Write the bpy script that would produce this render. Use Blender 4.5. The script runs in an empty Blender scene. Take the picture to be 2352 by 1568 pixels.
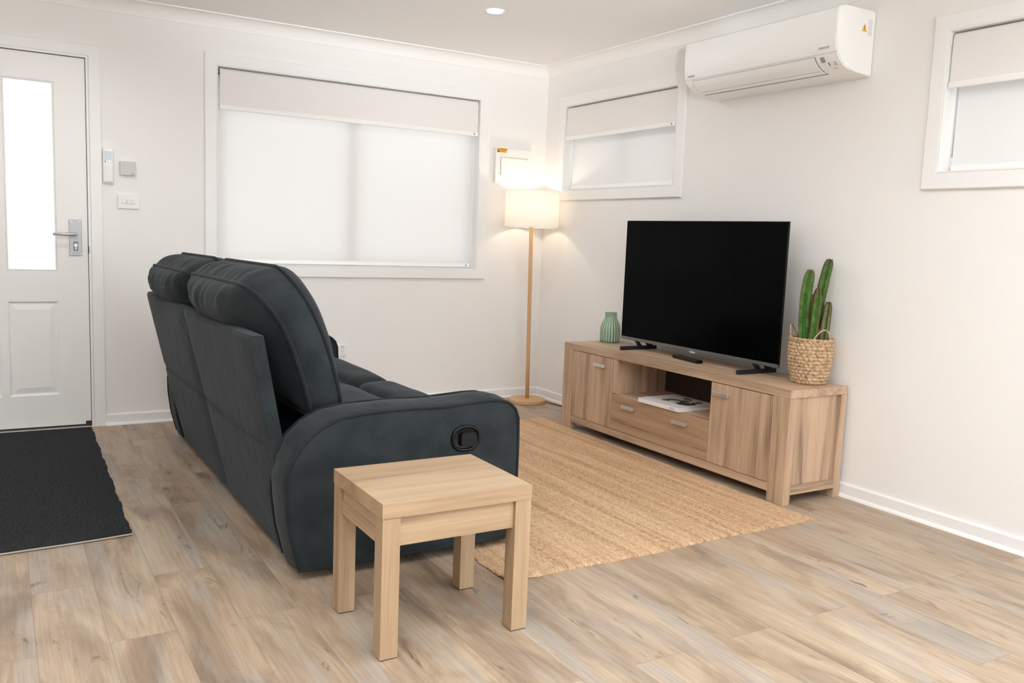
import bpy, bmesh, math, random
from mathutils import Vector, Matrix
random.seed(7)
PI = math.pi
SC = bpy.context.scene
COL = SC.collection

# ------------------------------------------------------------------ helpers
def link(o):
    COL.objects.link(o)
    return o

def tag(o, label=None, cat=None, group=None, kind=None):
    if label: o['label'] = label
    if cat: o['category'] = cat
    if group: o['group'] = group
    if kind: o['kind'] = kind
    return o

def thing(name, loc, label, cat, group=None, kind=None):
    o = link(bpy.data.objects.new(name, None))
    o.location = loc
    o.empty_display_size = 0.1
    return tag(o, label, cat, group, kind)

def wloc(o):
    v = Vector((0, 0, 0))
    while o is not None:
        v += o.location
        o = o.parent
    return v

def emit(name, bm, mat, parent=None, smooth=False, origin=None, label=None):
    """bm is in world coordinates; the object's origin goes to the parent's place."""
    base = wloc(parent) if parent is not None else Vector((0, 0, 0))
    org = Vector(origin) if origin is not None else base
    bmesh.ops.translate(bm, verts=bm.verts, vec=-org)
    bmesh.ops.recalc_face_normals(bm, faces=bm.faces)
    me = bpy.data.meshes.new(name)
    bm.to_mesh(me)
    bm.free()
    mats = mat if isinstance(mat, (list, tuple)) else [mat]
    for m in mats: me.materials.append(m)
    if smooth:
        for p in me.polygons: p.use_smooth = True
    o = link(bpy.data.objects.new(name, me))
    if parent is not None: o.parent = parent
    o.location = org - base
    if label: o['label'] = label
    return o

def sharp(o, deg=35):
    me = o.data
    for p in me.polygons: p.use_smooth = True
    bm = bmesh.new(); bm.from_mesh(me)
    for e in bm.edges:
        if len(e.link_faces) == 2 and e.calc_face_angle(0) > math.radians(deg): e.smooth = False
    bm.to_mesh(me); bm.free()
    return o

def add_box(bm, x0, x1, y0, y1, z0, z1, bev=0.0, seg=2):
    b = bmesh.new()
    r = bmesh.ops.create_cube(b, size=1)
    for v in r['verts']:
        v.co = Vector(((x0 + x1) / 2 + v.co.x * abs(x1 - x0), (y0 + y1) / 2 + v.co.y * abs(y1 - y0), (z0 + z1) / 2 + v.co.z * abs(z1 - z0)))
    if bev > 0:
        bmesh.ops.bevel(b, geom=list(b.edges), offset=bev, segments=seg, affect='EDGES', profile=0.5)
    merge(bm, b)

def merge(bm, b, mi=0):
    m = {}
    for v in b.verts: m[v] = bm.verts.new(v.co)
    for f in b.faces:
        try:
            g = bm.faces.new([m[v] for v in f.verts]); g.smooth = f.smooth; g.material_index = mi or f.material_index
        except ValueError: pass
    b.free()

def box(name, x0, x1, y0, y1, z0, z1, mat, parent=None, bev=0.0015, **k):
    bm = bmesh.new(); add_box(bm, x0, x1, y0, y1, z0, z1, bev)
    return emit(name, bm, mat, parent, **k)

def add_tube(bm, pts, r, n=8, closed=False, caps=True):
    pts = [Vector(p) for p in pts]
    N = len(pts); rings = []
    prev = None
    for i, p in enumerate(pts):
        if closed: t = pts[(i + 1) % N] - pts[i - 1]
        else: t = pts[min(i + 1, N - 1)] - pts[max(i - 1, 0)]
        t.normalize()
        if prev is None:
            a = Vector((0, 0, 1)) if abs(t.z) < 0.9 else Vector((1, 0, 0))
            u = t.cross(a).normalized()
        else:
            u = (prev - t * prev.dot(t)).normalized()
        prev = u
        w = t.cross(u)
        rr = r[i] if isinstance(r, (list, tuple)) else r
        rings.append([bm.verts.new(p + (u * math.cos(2 * PI * k / n) + w * math.sin(2 * PI * k / n)) * rr) for k in range(n)])
    for i in range(N if closed else N - 1):
        a, b = rings[i], rings[(i + 1) % N]
        for k in range(n):
            try: bm.faces.new((a[k], a[(k + 1) % n], b[(k + 1) % n], b[k]))
            except ValueError: pass
    if caps and not closed:
        bm.faces.new(rings[0][::-1]); bm.faces.new(rings[-1])

def tube(name, pts, r, mat, parent=None, n=8, closed=False, **k):
    bm = bmesh.new(); add_tube(bm, pts, r, n, closed)
    return emit(name, bm, mat, parent, smooth=True, **k)

def add_lathe(bm, prof, cx, cy, n=48, fn=None):
    rings = []
    for (r, z) in prof:
        ring = []
        for k in range(n):
            a = 2 * PI * k / n
            rr = r * (fn(a, z) if fn else 1)
            ring.append(bm.verts.new((cx + rr * math.cos(a), cy + rr * math.sin(a), z)))
        rings.append(ring)
    for a, b in zip(rings, rings[1:]):
        for k in range(n): bm.faces.new((a[k], a[(k + 1) % n], b[(k + 1) % n], b[k]))
    return rings

def lathe(name, prof, cx, cy, mat, parent=None, n=48, capb=True, capt=True, fn=None, deg=40, **k):
    bm = bmesh.new(); R = add_lathe(bm, prof, cx, cy, n, fn)
    if capb: bm.faces.new(R[0][::-1])
    if capt: bm.faces.new(R[-1])
    o = emit(name, bm, mat, parent, **k)
    return sharp(o, deg)

def add_prism(bm, poly, axis, a0, a1):
    """poly: 2-D points in the two remaining axes (order x,y,z)."""
    def mk(p, a):
        if axis == 'x': return (a, p[0], p[1])
        if axis == 'y': return (p[0], a, p[1])
        return (p[0], p[1], a)
    A = [bm.verts.new(mk(p, a0)) for p in poly]; B = [bm.verts.new(mk(p, a1)) for p in poly]
    n = len(poly)
    for i in range(n): bm.faces.new((A[i], A[(i + 1) % n], B[(i + 1) % n], B[i]))
    bm.faces.new(A[::-1]); bm.faces.new(B)

def prism(name, poly, axis, a0, a1, mat, parent=None, deg=30, **k):
    bm = bmesh.new(); add_prism(bm, poly, axis, a0, a1)
    return sharp(emit(name, bm, mat, parent, **k), deg)

def rounded_rect(w0, w1, h0, h1, rs, n=8):
    """rs: radii for corners (w1,h0),(w1,h1),(w0,h1),(w0,h0); counter-clockwise."""
    P = []
    cs = [(w1, h0, -PI / 2), (w1, h1, 0), (w0, h1, PI / 2), (w0, h0, PI)]
    for (cx, cy, a0), r in zip(cs, rs):
        sx = -1 if cx == w1 else 1; sy = 1 if cy == h0 else -1
        for i in range(n + 1):
            a = a0 + PI / 2 * i / n
            P.append((cx + sx * r + r * math.cos(a), cy + sy * r + r * math.sin(a)))
    return P

def resample(P, n, closed=True):
    Q = [Vector(p) for p in P]
    if closed: Q = Q + [Q[0]]
    L = [0]
    for a, b in zip(Q, Q[1:]): L.append(L[-1] + (b - a).length)
    out = []; j = 0
    for i in range(n):
        s = L[-1] * i / (n if closed else n - 1)
        while j < len(L) - 2 and L[j + 1] < s: j += 1
        t = (s - L[j]) / max(1e-9, L[j + 1] - L[j])
        out.append(Q[j].lerp(Q[j + 1], t))
    return out

def lerp_table(T, x):
    if x <= T[0][0]: return T[0][1]
    for (a, fa), (b, fb) in zip(T, T[1:]):
        if x <= b:
            t = (x - a) / (b - a); return fa + (fb - fa) * t
    return T[-1][1]

def smooth_table(T, x):
    """Catmull-Rom through the table."""
    n = len(T)
    if x <= T[0][0]: return T[0][1]
    if x >= T[-1][0]: return T[-1][1]
    for i in range(n - 1):
        if x <= T[i + 1][0]:
            t = (x - T[i][0]) / (T[i + 1][0] - T[i][0])
            h = T[i + 1][0] - T[i][0]
            def m(j):
                a, b = max(j - 1, 0), min(j + 1, n - 1)
                return (T[b][1] - T[a][1]) / (T[b][0] - T[a][0])
            m0, m1 = m(i) * h, m(i + 1) * h
            return (2 * t**3 - 3 * t**2 + 1) * T[i][1] + (t**3 - 2 * t**2 + t) * m0 + (-2 * t**3 + 3 * t**2) * T[i + 1][1] + (t**3 - t**2) * m1

# ------------------------------------------------------------------ materials
def nm(name):
    m = bpy.data.materials.new(name); m.use_nodes = True
    nt = m.node_tree; b = nt.nodes['Principled BSDF']
    return m, nt, b

def pset(b, col=None, rough=None, metal=None, spec=None, **k):
    if col is not None: b.inputs['Base Color'].default_value = (*col, 1)
    if rough is not None: b.inputs['Roughness'].default_value = rough
    if metal is not None: b.inputs['Metallic'].default_value = metal
    if spec is not None: b.inputs['Specular IOR Level'].default_value = spec
    for n, v in k.items(): b.inputs[n].default_value = v

def N(nt, t, **k):
    n = nt.nodes.new(t)
    for a, v in k.items():
        if a in n.inputs: n.inputs[a].default_value = v
        else: setattr(n, a, v)
    return n

def L(nt, a, b): nt.links.new(a, b)

def ramp(nt, stops):
    r = nt.nodes.new('ShaderNodeValToRGB')
    e = r.color_ramp.elements
    while len(e) < len(stops): e.new(0.5)
    for el, (p, c) in zip(e, stops):
        el.position = p; el.color = (*c, 1)
    return r

def simple(name, col, rough=0.5, metal=0.0, spec=0.5, **k):
    m, nt, b = nm(name); pset(b, col, rough, metal, spec, **k); return m

def paint(name, col, rough=0.6, bump=0.02, scale=900.0, spec=0.3):
    m, nt, b = nm(name); pset(b, col, rough, 0, spec)
    tc = N(nt, 'ShaderNodeTexCoord'); no = N(nt, 'ShaderNodeTexNoise'); no.inputs['Scale'].default_value = scale
    no.inputs['Detail'].default_value = 2
    bp = N(nt, 'ShaderNodeBump'); bp.inputs['Strength'].default_value = bump; bp.inputs['Distance'].default_value = 0.001
    L(nt, tc.outputs['Object'], no.inputs['Vector']); L(nt, no.outputs['Fac'], bp.inputs['Height']); L(nt, bp.outputs['Normal'], b.inputs['Normal'])
    return m

def wood(name, axis, dark, mid, light, off=0.0, rough=0.5, spec=0.35, contrast=1.0, cross=16.0):
    m, nt, b = nm(name); pset(b, mid, rough, 0, spec)
    tc = N(nt, 'ShaderNodeTexCoord'); mp = N(nt, 'ShaderNodeMapping')
    s = [cross, cross, cross]; s['xyz'.index(axis)] = 0.9
    mp.inputs['Scale'].default_value = s; mp.inputs['Location'].default_value = (off * 3.1, off * 1.7 + 2, off * 2.3)
    L(nt, tc.outputs['Object'], mp.inputs['Vector'])
    n1 = N(nt, 'ShaderNodeTexNoise'); n1.inputs['Scale'].default_value = 1.0; n1.inputs['Detail'].default_value = 4; n1.inputs['Distortion'].default_value = 0.9
    L(nt, mp.outputs['Vector'], n1.inputs['Vector'])
    mp2 = N(nt, 'ShaderNodeMapping'); s2 = [170, 170, 170]; s2['xyz'.index(axis)] = 5.0
    mp2.inputs['Scale'].default_value = s2
    L(nt, tc.outputs['Object'], mp2.inputs['Vector'])
    n2 = N(nt, 'ShaderNodeTexNoise'); n2.inputs['Scale'].default_value = 1.0; n2.inputs['Detail'].default_value = 3
    L(nt, mp2.outputs['Vector'], n2.inputs['Vector'])
    ma = N(nt, 'ShaderNodeMath', operation='MULTIPLY_ADD'); ma.inputs[1].default_value = 0.35; 
    L(nt, n2.outputs['Fac'], ma.inputs[0])
    sc = N(nt, 'ShaderNodeMath', operation='MULTIPLY'); sc.inputs[1].default_value = 0.80; L(nt, n1.outputs['Fac'], sc.inputs[0])
    L(nt, sc.outputs[0], ma.inputs[2])
    c = 0.17 / contrast
    r = ramp(nt, [(0.57 - 1.5 * c, dark), (0.57 - 0.35 * c, mid), (0.57 + c, light)])
    L(nt, ma.outputs[0], r.inputs['Fac']); L(nt, r.outputs['Color'], b.inputs['Base Color'])
    bp = N(nt, 'ShaderNodeBump'); bp.inputs['Strength'].default_value = 0.12; bp.inputs['Distance'].default_value = 0.001
    L(nt, n2.outputs['Fac'], bp.inputs['Height']); L(nt, bp.outputs['Normal'], b.inputs['Normal'])
    return m

M = {}
M['wall'] = paint('wall_paint', (0.875, 0.862, 0.846), 0.65)
M['ceil'] = paint('ceiling_paint', (0.90, 0.885, 0.865), 0.8)
M['trim'] = paint('trim_paint', (0.89, 0.885, 0.88), 0.35, 0.01, spec=0.4)
M['door'] = paint('door_paint', (0.89, 0.88, 0.86), 0.4, 0.01, spec=0.4)
M['plastic'] = simple('white_plastic', (0.84, 0.84, 0.82), 0.35)
M['plastic_grey'] = simple('grey_plastic', (0.62, 0.61, 0.6), 0.45)
M['plastic_bright'] = simple('glossy_white_plastic', (0.90, 0.90, 0.89), 0.28)
M['black'] = simple('black_plastic', (0.0035, 0.0035, 0.0035), 0.28, 0, 0.22)
M['black_matt'] = simple('black_rubber', (0.012, 0.012, 0.012), 0.7)
M['dark_line'] = simple('dark_seal', (0.03, 0.028, 0.026), 0.8)
M['metal'] = simple('brushed_metal', (0.40, 0.40, 0.405), 0.42, 0.85)
M['alu'] = simple('satin_aluminium', (0.62, 0.62, 0.62), 0.4, 0.9)
M['handle'] = simple('satin_nickel', (0.72, 0.71, 0.69), 0.38, 0.85)
M['winframe'] = simple('white_aluminium', (0.82, 0.83, 0.84), 0.35)
WD, WM, WL = (0.24, 0.155, 0.10), (0.44, 0.30, 0.20), (0.56, 0.395, 0.27)
for ax in 'xyz': M['oak_' + ax] = wood('oak_' + ax, ax, WD, WM, WL, contrast=1.25)
M['oak_door'] = wood('oak_door', 'z', WD, (0.42, 0.285, 0.19), WL, 1.7, cross=15, contrast=1.35)
M['oak_door2'] = wood('oak_door_far', 'z', WD, (0.42, 0.285, 0.19), WL, 4.1, cross=15, contrast=1.35)
M['oak_drawer'] = wood('oak_drawer', 'y', (0.19, 0.118, 0.07), (0.37, 0.235, 0.143), (0.46, 0.30, 0.19), 2.2, cross=15, contrast=1.3)
TD, TM, TL = (0.24, 0.150, 0.084), (0.355, 0.238, 0.140), (0.435, 0.306, 0.190)
for ax in 'xyz': M['tbl_' + ax] = wood('pale_oak_' + ax, ax, TD, TM, TL, 0.6, rough=0.42, cross=12, contrast=1.15)
M['pine'] = wood('pale_pine', 'z', (0.50, 0.29, 0.13), (0.63, 0.39, 0.20), (0.70, 0.46, 0.26), 0.4, contrast=0.7)
M['pine_x'] = wood('pale_pine_flat', 'x', (0.50, 0.29, 0.13), (0.63, 0.39, 0.20), (0.70, 0.46, 0.26), 0.9, contrast=0.7)

def suede(name, c0, c1):
    m, nt, b = nm(name); pset(b, c0, 0.85, 0, 0.2)
    b.inputs['Sheen Weight'].default_value = 0.10; b.inputs['Sheen Roughness'].default_value = 0.45
    b.inputs['Sheen Tint'].default_value = (0.75, 0.82, 0.9, 1)
    tc = N(nt, 'ShaderNodeTexCoord')
    n1 = N(nt, 'ShaderNodeTexNoise'); n1.inputs['Scale'].default_value = 9; n1.inputs['Detail'].default_value = 6; n1.inputs['Roughness'].default_value = 0.6
    L(nt, tc.outputs['Object'], n1.inputs['Vector'])
    r = ramp(nt, [(0.35, c0), (0.68, c1)])
    L(nt, n1.outputs['Fac'], r.inputs['Fac']); L(nt, r.outputs['Color'], b.inputs['Base Color'])
    n2 = N(nt, 'ShaderNodeTexNoise'); n2.inputs['Scale'].default_value = 420; n2.inputs['Detail'].default_value = 2
    L(nt, tc.outputs['Object'], n2.inputs['Vector'])
    n3 = N(nt, 'ShaderNodeTexNoise'); n3.inputs['Scale'].default_value = 14; n3.inputs['Detail'].default_value = 3
    L(nt, tc.outputs['Object'], n3.inputs['Vector'])
    b1 = N(nt, 'ShaderNodeBump'); b1.inputs['Strength'].default_value = 0.25; b1.inputs['Distance'].default_value = 0.002
    b2 = N(nt, 'ShaderNodeBump'); b2.inputs['Strength'].default_value = 0.35; b2.inputs['Distance'].default_value = 0.012
    L(nt, n2.outputs['Fac'], b1.inputs['Height']); L(nt, n3.outputs['Fac'], b2.inputs['Height'])
    L(nt, b1.outputs['Normal'], b2.inputs['Normal']); L(nt, b2.outputs['Normal'], b.inputs['Normal'])
    return m
M['suede'] = suede('charcoal_suede', (0.0135, 0.0175, 0.0195), (0.025, 0.0305, 0.0335))
M['piping'] = suede('charcoal_piping', (0.011, 0.013, 0.0145), (0.017, 0.020, 0.022))

def floor_mat():
    m, nt, b = nm('vinyl_plank'); pset(b, (0.4, 0.3, 0.2), 0.42, 0, 0.35)
    tc = N(nt, 'ShaderNodeTexCoord'); sx = N(nt, 'ShaderNodeSeparateXYZ'); L(nt, tc.outputs['Object'], sx.inputs[0])
    cb = N(nt, 'ShaderNodeCombineXYZ'); L(nt, sx.outputs['Y'], cb.inputs['X']); L(nt, sx.outputs['X'], cb.inputs['Y'])
    br = N(nt, 'ShaderNodeTexBrick'); br.offset = 0.37; br.offset_frequency = 2; br.squash = 1
    br.inputs['Scale'].default_value = 1; br.inputs['Brick Width'].default_value = 1.22; br.inputs['Row Height'].default_value = 0.18
    br.inputs['Mortar Size'].default_value = 0.0009; br.inputs['Mortar Smooth'].default_value = 0.3; br.inputs['Bias'].default_value = 0
    br.inputs['Color1'].default_value = (0, 0, 0, 1); br.inputs['Color2'].default_value = (1, 1, 1, 1); br.inputs['Mortar'].default_value = (0.5, 0.5, 0.5, 1)
    L(nt, cb.outputs[0], br.inputs['Vector'])
    # per-plank offset of the grain
    off = N(nt, 'ShaderNodeVectorMath', operation='SCALE'); off.inputs['Scale'].default_value = 17.0
    L(nt, br.outputs['Color'], off.inputs[0])
    ad = N(nt, 'ShaderNodeVectorMath', operation='ADD'); L(nt, tc.outputs['Object'], ad.inputs[0]); L(nt, off.outputs[0], ad.inputs[1])
    def noise(scale, det, dist=0.0, ro=0.5):
        mp = N(nt, 'ShaderNodeMapping'); mp.inputs['Scale'].default_value = scale
        L(nt, ad.outputs[0], mp.inputs['Vector'])
        n = N(nt, 'ShaderNodeTexNoise'); n.inputs['Scale'].default_value = 1; n.inputs['Detail'].default_value = det
        n.inputs['Distortion'].default_value = dist; n.inputs['Roughness'].default_value = ro
        L(nt, mp.outputs[0], n.inputs['Vector']); return n
    big = noise((7, 1.7, 7), 4, 0.8, 0.6)
    r1 = ramp(nt, [(0.30, (0.215, 0.158, 0.117)), (0.43, (0.325, 0.240, 0.171)), (0.54, (0.405, 0.306, 0.217)), (0.68, (0.455, 0.370, 0.282))])
    L(nt, big.outputs['Fac'], r1.inputs['Fac'])
    grey = noise((9, 1.2, 9), 3, 0.3)
    r2 = ramp(nt, [(0.50, (0, 0, 0)), (0.66, (1, 1, 1))])
    L(nt, grey.outputs['Fac'], r2.inputs['Fac'])
    mx = N(nt, 'ShaderNodeMix', data_type='RGBA'); mx.inputs[7].default_value = (0.37, 0.338, 0.305, 1)
    mlt = N(nt, 'ShaderNodeMath', operation='MULTIPLY'); mlt.inputs[1].default_value = 0.62; L(nt, r2.outputs['Color'], mlt.inputs[0])
    L(nt, mlt.outputs[0], mx.inputs[0]); L(nt, r1.outputs['Color'], mx.inputs[6])
    # knots / dark weathered marks
    kn = noise((15, 3.4, 15), 5, 1.4, 0.65)
    r3 = ramp(nt, [(0.29, (0.42, 0.42, 0.43)), (0.38, (1, 1, 1))])
    L(nt, kn.outputs['Fac'], r3.inputs['Fac'])
    m2 = N(nt, 'ShaderNodeMix', data_type='RGBA', blend_type='MULTIPLY'); m2.inputs[0].default_value = 1
    L(nt, mx.outputs[2], m2.inputs[6]); L(nt, r3.outputs['Color'], m2.inputs[7])
    fine = noise((120, 5, 120), 3)
    r4 = ramp(nt, [(0.3, (0.86, 0.85, 0.84)), (0.7, (1.1, 1.1, 1.1))])
    L(nt, fine.outputs['Fac'], r4.inputs['Fac'])
    m3 = N(nt, 'ShaderNodeMix', data_type='RGBA', blend_type='MULTIPLY'); m3.inputs[0].default_value = 1
    L(nt, m2.outputs[2], m3.inputs[6]); L(nt, r4.outputs['Color'], m3.inputs[7])
    # per plank tint
    rt = ramp(nt, [(0.0, (0.94, 0.94, 0.94)), (0.5, (1.0, 0.99, 0.98)), (1.0, (1.05, 1.045, 1.04))])
    L(nt, br.outputs['Color'], rt.inputs['Fac'])
    m4 = N(nt, 'ShaderNodeMix', data_type='RGBA', blend_type='MULTIPLY'); m4.inputs[0].default_value = 1
    L(nt, m3.outputs[2], m4.inputs[6]); L(nt, rt.outputs['Color'], m4.inputs[7])
    m5 = N(nt, 'ShaderNodeMix', data_type='RGBA'); m5.inputs[7].default_value = (0.16, 0.12, 0.09, 1)
    mf = N(nt, 'ShaderNodeMath', operation='MULTIPLY'); mf.inputs[1].default_value = 0.7; L(nt, br.outputs['Fac'], mf.inputs[0])
    L(nt, mf.outputs[0], m5.inputs[0]); L(nt, m4.outputs[2], m5.inputs[6]); L(nt, m5.outputs[2], b.inputs['Base Color'])
    bp = N(nt, 'ShaderNodeBump'); bp.inputs['Strength'].default_value = 0.15; bp.inputs['Distance'].default_value = 0.001
    L(nt, fine.outputs['Fac'], bp.inputs['Height']); L(nt, bp.outputs['Normal'], b.inputs['Normal'])
    return m
M['floor'] = floor_mat()

def jute_mat():
    m, nt, b = nm('jute_weave'); pset(b, (0.5, 0.3, 0.15), 0.95, 0, 0.1)
    tc = N(nt, 'ShaderNodeTexCoord')
    def noise(scale, det, ro=0.5):
        mp = N(nt, 'ShaderNodeMapping'); mp.inputs['Scale'].default_value = scale
        L(nt, tc.outputs['Object'], mp.inputs['Vector'])
        n = N(nt, 'ShaderNodeTexNoise'); n.inputs['Scale'].default_value = 1; n.inputs['Detail'].default_value = det; n.inputs['Roughness'].default_value = ro
        L(nt, mp.outputs[0], n.inputs['Vector']); return n
    a = noise((30, 1.0, 30), 4, 0.7); c = noise((260, 46, 100), 3, 0.75)
    mm = N(nt, 'ShaderNodeMath', operation='MULTIPLY_ADD'); mm.inputs[1].default_value = 0.48
    hc = N(nt, 'ShaderNodeMath', operation='MULTIPLY'); hc.inputs[1].default_value = 0.95; L(nt, c.outputs['Fac'], hc.inputs[0])
    L(nt, a.outputs['Fac'], mm.inputs[0]); L(nt, hc.outputs[0], mm.inputs[2])
    r = ramp(nt, [(0.49, (0.17, 0.092, 0.055)), (0.60, (0.48, 0.29, 0.165)), (0.73, (0.66, 0.435, 0.262)), (0.90, (0.84, 0.63, 0.43))])
    L(nt, mm.outputs[0], r.inputs['Fac']); L(nt, r.outputs['Color'], b.inputs['Base Color'])
    # braided rows along the rug: chevron bump
    sx = N(nt, 'ShaderNodeSeparateXYZ'); L(nt, tc.outputs['Object'], sx.inputs[0])
    wv = N(nt, 'ShaderNodeTexWave', wave_type='BANDS', bands_direction='X'); wv.inputs['Scale'].default_value = 28.0; wv.inputs['Distortion'].default_value = 1.2; wv.inputs['Detail'].default_value = 1
    L(nt, tc.outputs['Object'], wv.inputs['Vector'])
    h = N(nt, 'ShaderNodeMath', operation='ADD'); L(nt, wv.outputs['Fac'], h.inputs[0]); L(nt, c.outputs['Fac'], h.inputs[1])
    bp = N(nt, 'ShaderNodeBump'); bp.inputs['Strength'].default_value = 0.8; bp.inputs['Distance'].default_value = 0.005
    L(nt, h.outputs[0], bp.inputs['Height']); L(nt, bp.outputs['Normal'], b.inputs['Normal'])
    return m
M['jute'] = jute_mat()

def speckle(name, c0, c1, c2, scale, rough=0.95, bump=0.5, dist=0.003):
    m, nt, b = nm(name); pset(b, c1, rough, 0, 0.15)
    tc = N(nt, 'ShaderNodeTexCoord'); n = N(nt, 'ShaderNodeTexNoise'); n.inputs['Scale'].default_value = scale; n.inputs['Detail'].default_value = 3; n.inputs['Roughness'].default_value = 0.7
    L(nt, tc.outputs['Object'], n.inputs['Vector'])
    r = ramp(nt, [(0.34, c0), (0.52, c1), (0.70, c2)]); L(nt, n.outputs['Fac'], r.inputs['Fac']); L(nt, r.outputs['Color'], b.inputs['Base Color'])
    bp = N(nt, 'ShaderNodeBump'); bp.inputs['Strength'].default_value = bump; bp.inputs['Distance'].default_value = dist
    L(nt, n.outputs['Fac'], bp.inputs['Height']); L(nt, bp.outputs['Normal'], b.inputs['Normal'])
    return m
M['mat'] = speckle('charcoal_loop_pile', (0.010, 0.011, 0.012), (0.023, 0.025, 0.0265), (0.05, 0.0525, 0.055), 130)
M['mat_edge'] = simple('pale_backing', (0.42, 0.36, 0.30), 0.9)
M['soil'] = speckle('dark_potting_mix', (0.01, 0.008, 0.006), (0.03, 0.022, 0.016), (0.07, 0.05, 0.035), 90)
M['seagrass'] = speckle('seagrass', (0.26, 0.155, 0.085), (0.53, 0.37, 0.225), (0.68, 0.51, 0.34), 75, 0.8, 0.6, 0.002)
M['cactus'] = speckle('cactus_green', (0.028, 0.085, 0.016), (0.055, 0.155, 0.028), (0.105, 0.225, 0.05), 26, 0.45, 0.2)
M['cactus_pale'] = speckle('cactus_grey_green', (0.06, 0.115, 0.04), (0.11, 0.19, 0.07), (0.17, 0.26, 0.11), 26, 0.5, 0.2)
M['spine'] = simple('rust_brown_spine', (0.13, 0.045, 0.02), 0.6)

def fabric_blind(name, col, trans, mixf):
    m, nt, b = nm(name); pset(b, col, 0.8, 0, 0.2)
    t = N(nt, 'ShaderNodeBsdfTranslucent'); t.inputs['Color'].default_value = (*trans, 1)
    mx = N(nt, 'ShaderNodeMixShader'); mx.inputs[0].default_value = mixf
    out = nt.nodes['Material Output']
    L(nt, b.outputs[0], mx.inputs[1]); L(nt, t.outputs[0], mx.inputs[2]); L(nt, mx.outputs[0], out.inputs['Surface'])
    return m
M['sheer'] = fabric_blind('sheer_blind_fabric', (0.87, 0.86, 0.845), (0.94, 0.905, 0.875), 0.42)
M['sheer_dimmed'] = fabric_blind('sheer_blind_fabric_dimmed', (0.86, 0.855, 0.85), (0.9, 0.9, 0.9), 0.16)  # less translucent than the wide window's sheer, stands in for shaded daylight behind
M['blockout'] = fabric_blind('blockout_blind_fabric', (0.84, 0.815, 0.80), (0.9, 0.85, 0.82), 0.03)
M['shade'] = fabric_blind('lamp_shade_fabric', (0.88, 0.86, 0.82), (0.95, 0.93, 0.90), 0.45)

def glass_mat(name, frost=False):
    m, nt, b = nm(name)
    out = nt.nodes['Material Output']
    tr = N(nt, 'ShaderNodeBsdfTransparent'); tr.inputs['Color'].default_value = (0.96, 0.96, 0.96, 1)
    gl = N(nt, 'ShaderNodeBsdfGlossy'); gl.inputs['Roughness'].default_value = 0.02
    mx = N(nt, 'ShaderNodeMixShader'); mx.inputs[0].default_value = 0.06
    if frost:
        tl = N(nt, 'ShaderNodeBsdfTranslucent'); tl.inputs['Color'].default_value = (0.98, 0.98, 0.98, 1)
        m0 = N(nt, 'ShaderNodeMixShader'); m0.inputs[0].default_value = 0.5
        L(nt, tr.outputs[0], m0.inputs[1]); L(nt, tl.outputs[0], m0.inputs[2]); L(nt, m0.outputs[0], mx.inputs[1])
    else: L(nt, tr.outputs[0], mx.inputs[1])
    L(nt, gl.outputs[0], mx.inputs[2]); L(nt, mx.outputs[0], out.inputs['Surface'])
    return m
M['glass'] = glass_mat('window_glass'); M['frosted'] = glass_mat('frosted_glass', True)

def emis(name, col, s):
    m, nt, b = nm(name); pset(b, (0.9, 0.9, 0.9), 0.5)
    b.inputs['Emission Color'].default_value = (*col, 1); b.inputs['Emission Strength'].default_value = s
    return m
M['led'] = emis('led_diffuser', (1.0, 0.94, 0.86), 30)
M['bulb'] = emis('warm_bulb', (1.0, 0.80, 0.58), 4)
M['screen'] = simple('tv_screen', (0.0015, 0.0016, 0.0017), 0.12, 0, 0.5, IOR=1.11)
M['yellow'] = simple('yellow_sticker', (0.80, 0.42, 0.04), 0.6)
M['ink'] = simple('dark_ink', (0.10, 0.06, 0.03), 0.7)
M['grey_ink'] = simple('grey_ink', (0.30, 0.30, 0.30), 0.6)
M['lcd'] = simple('remote_screen', (0.62, 0.70, 0.74), 0.15)
M['paper'] = simple('white_paper', (0.80, 0.79, 0.78), 0.7)
M['bookcover'] = simple('white_book_cover', (0.84, 0.82, 0.81), 0.3)
M['leafprint'] = simple('printed_green', (0.10, 0.17, 0.045), 0.4)
M['darkprint'] = simple('printed_dark_leaf', (0.035, 0.035, 0.04), 0.4)

def vase_mat():
    m, nt, b = nm('celadon_glaze'); pset(b, (0.2, 0.35, 0.25), 0.18, 0, 0.5)
    tc = N(nt, 'ShaderNodeTexCoord'); sx = N(nt, 'ShaderNodeSeparateXYZ'); L(nt, tc.outputs['Object'], sx.inputs[0])
    at = N(nt, 'ShaderNodeMath', operation='ARCTAN2'); L(nt, sx.outputs['Y'], at.inputs[0]); L(nt, sx.outputs['X'], at.inputs[1])
    no = N(nt, 'ShaderNodeTexNoise'); no.inputs['Scale'].default_value = 18; L(nt, tc.outputs['Object'], no.inputs['Vector'])
    md = N(nt, 'ShaderNodeMath', operation='MULTIPLY_ADD'); md.inputs[1].default_value = 0.10; L(nt, no.outputs['Fac'], md.inputs[0]); L(nt, at.outputs[0], md.inputs[2])
    ml = N(nt, 'ShaderNodeMath', operation='MULTIPLY'); ml.inputs[1].default_value = 22.0; L(nt, md.outputs[0], ml.inputs[0])
    cs = N(nt, 'ShaderNodeMath', operation='COSINE'); L(nt, ml.outputs[0], cs.inputs[0])
    r = ramp(nt, [(0.40, (0.185, 0.315, 0.215)), (0.62, (0.225, 0.355, 0.25)), (0.86, (0.66, 0.74, 0.60))])
    L(nt, cs.outputs[0], r.inputs['Fac']); L(nt, r.outputs['Color'], b.inputs['Base Color'])
    return m
M['vase'] = vase_mat()

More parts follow.
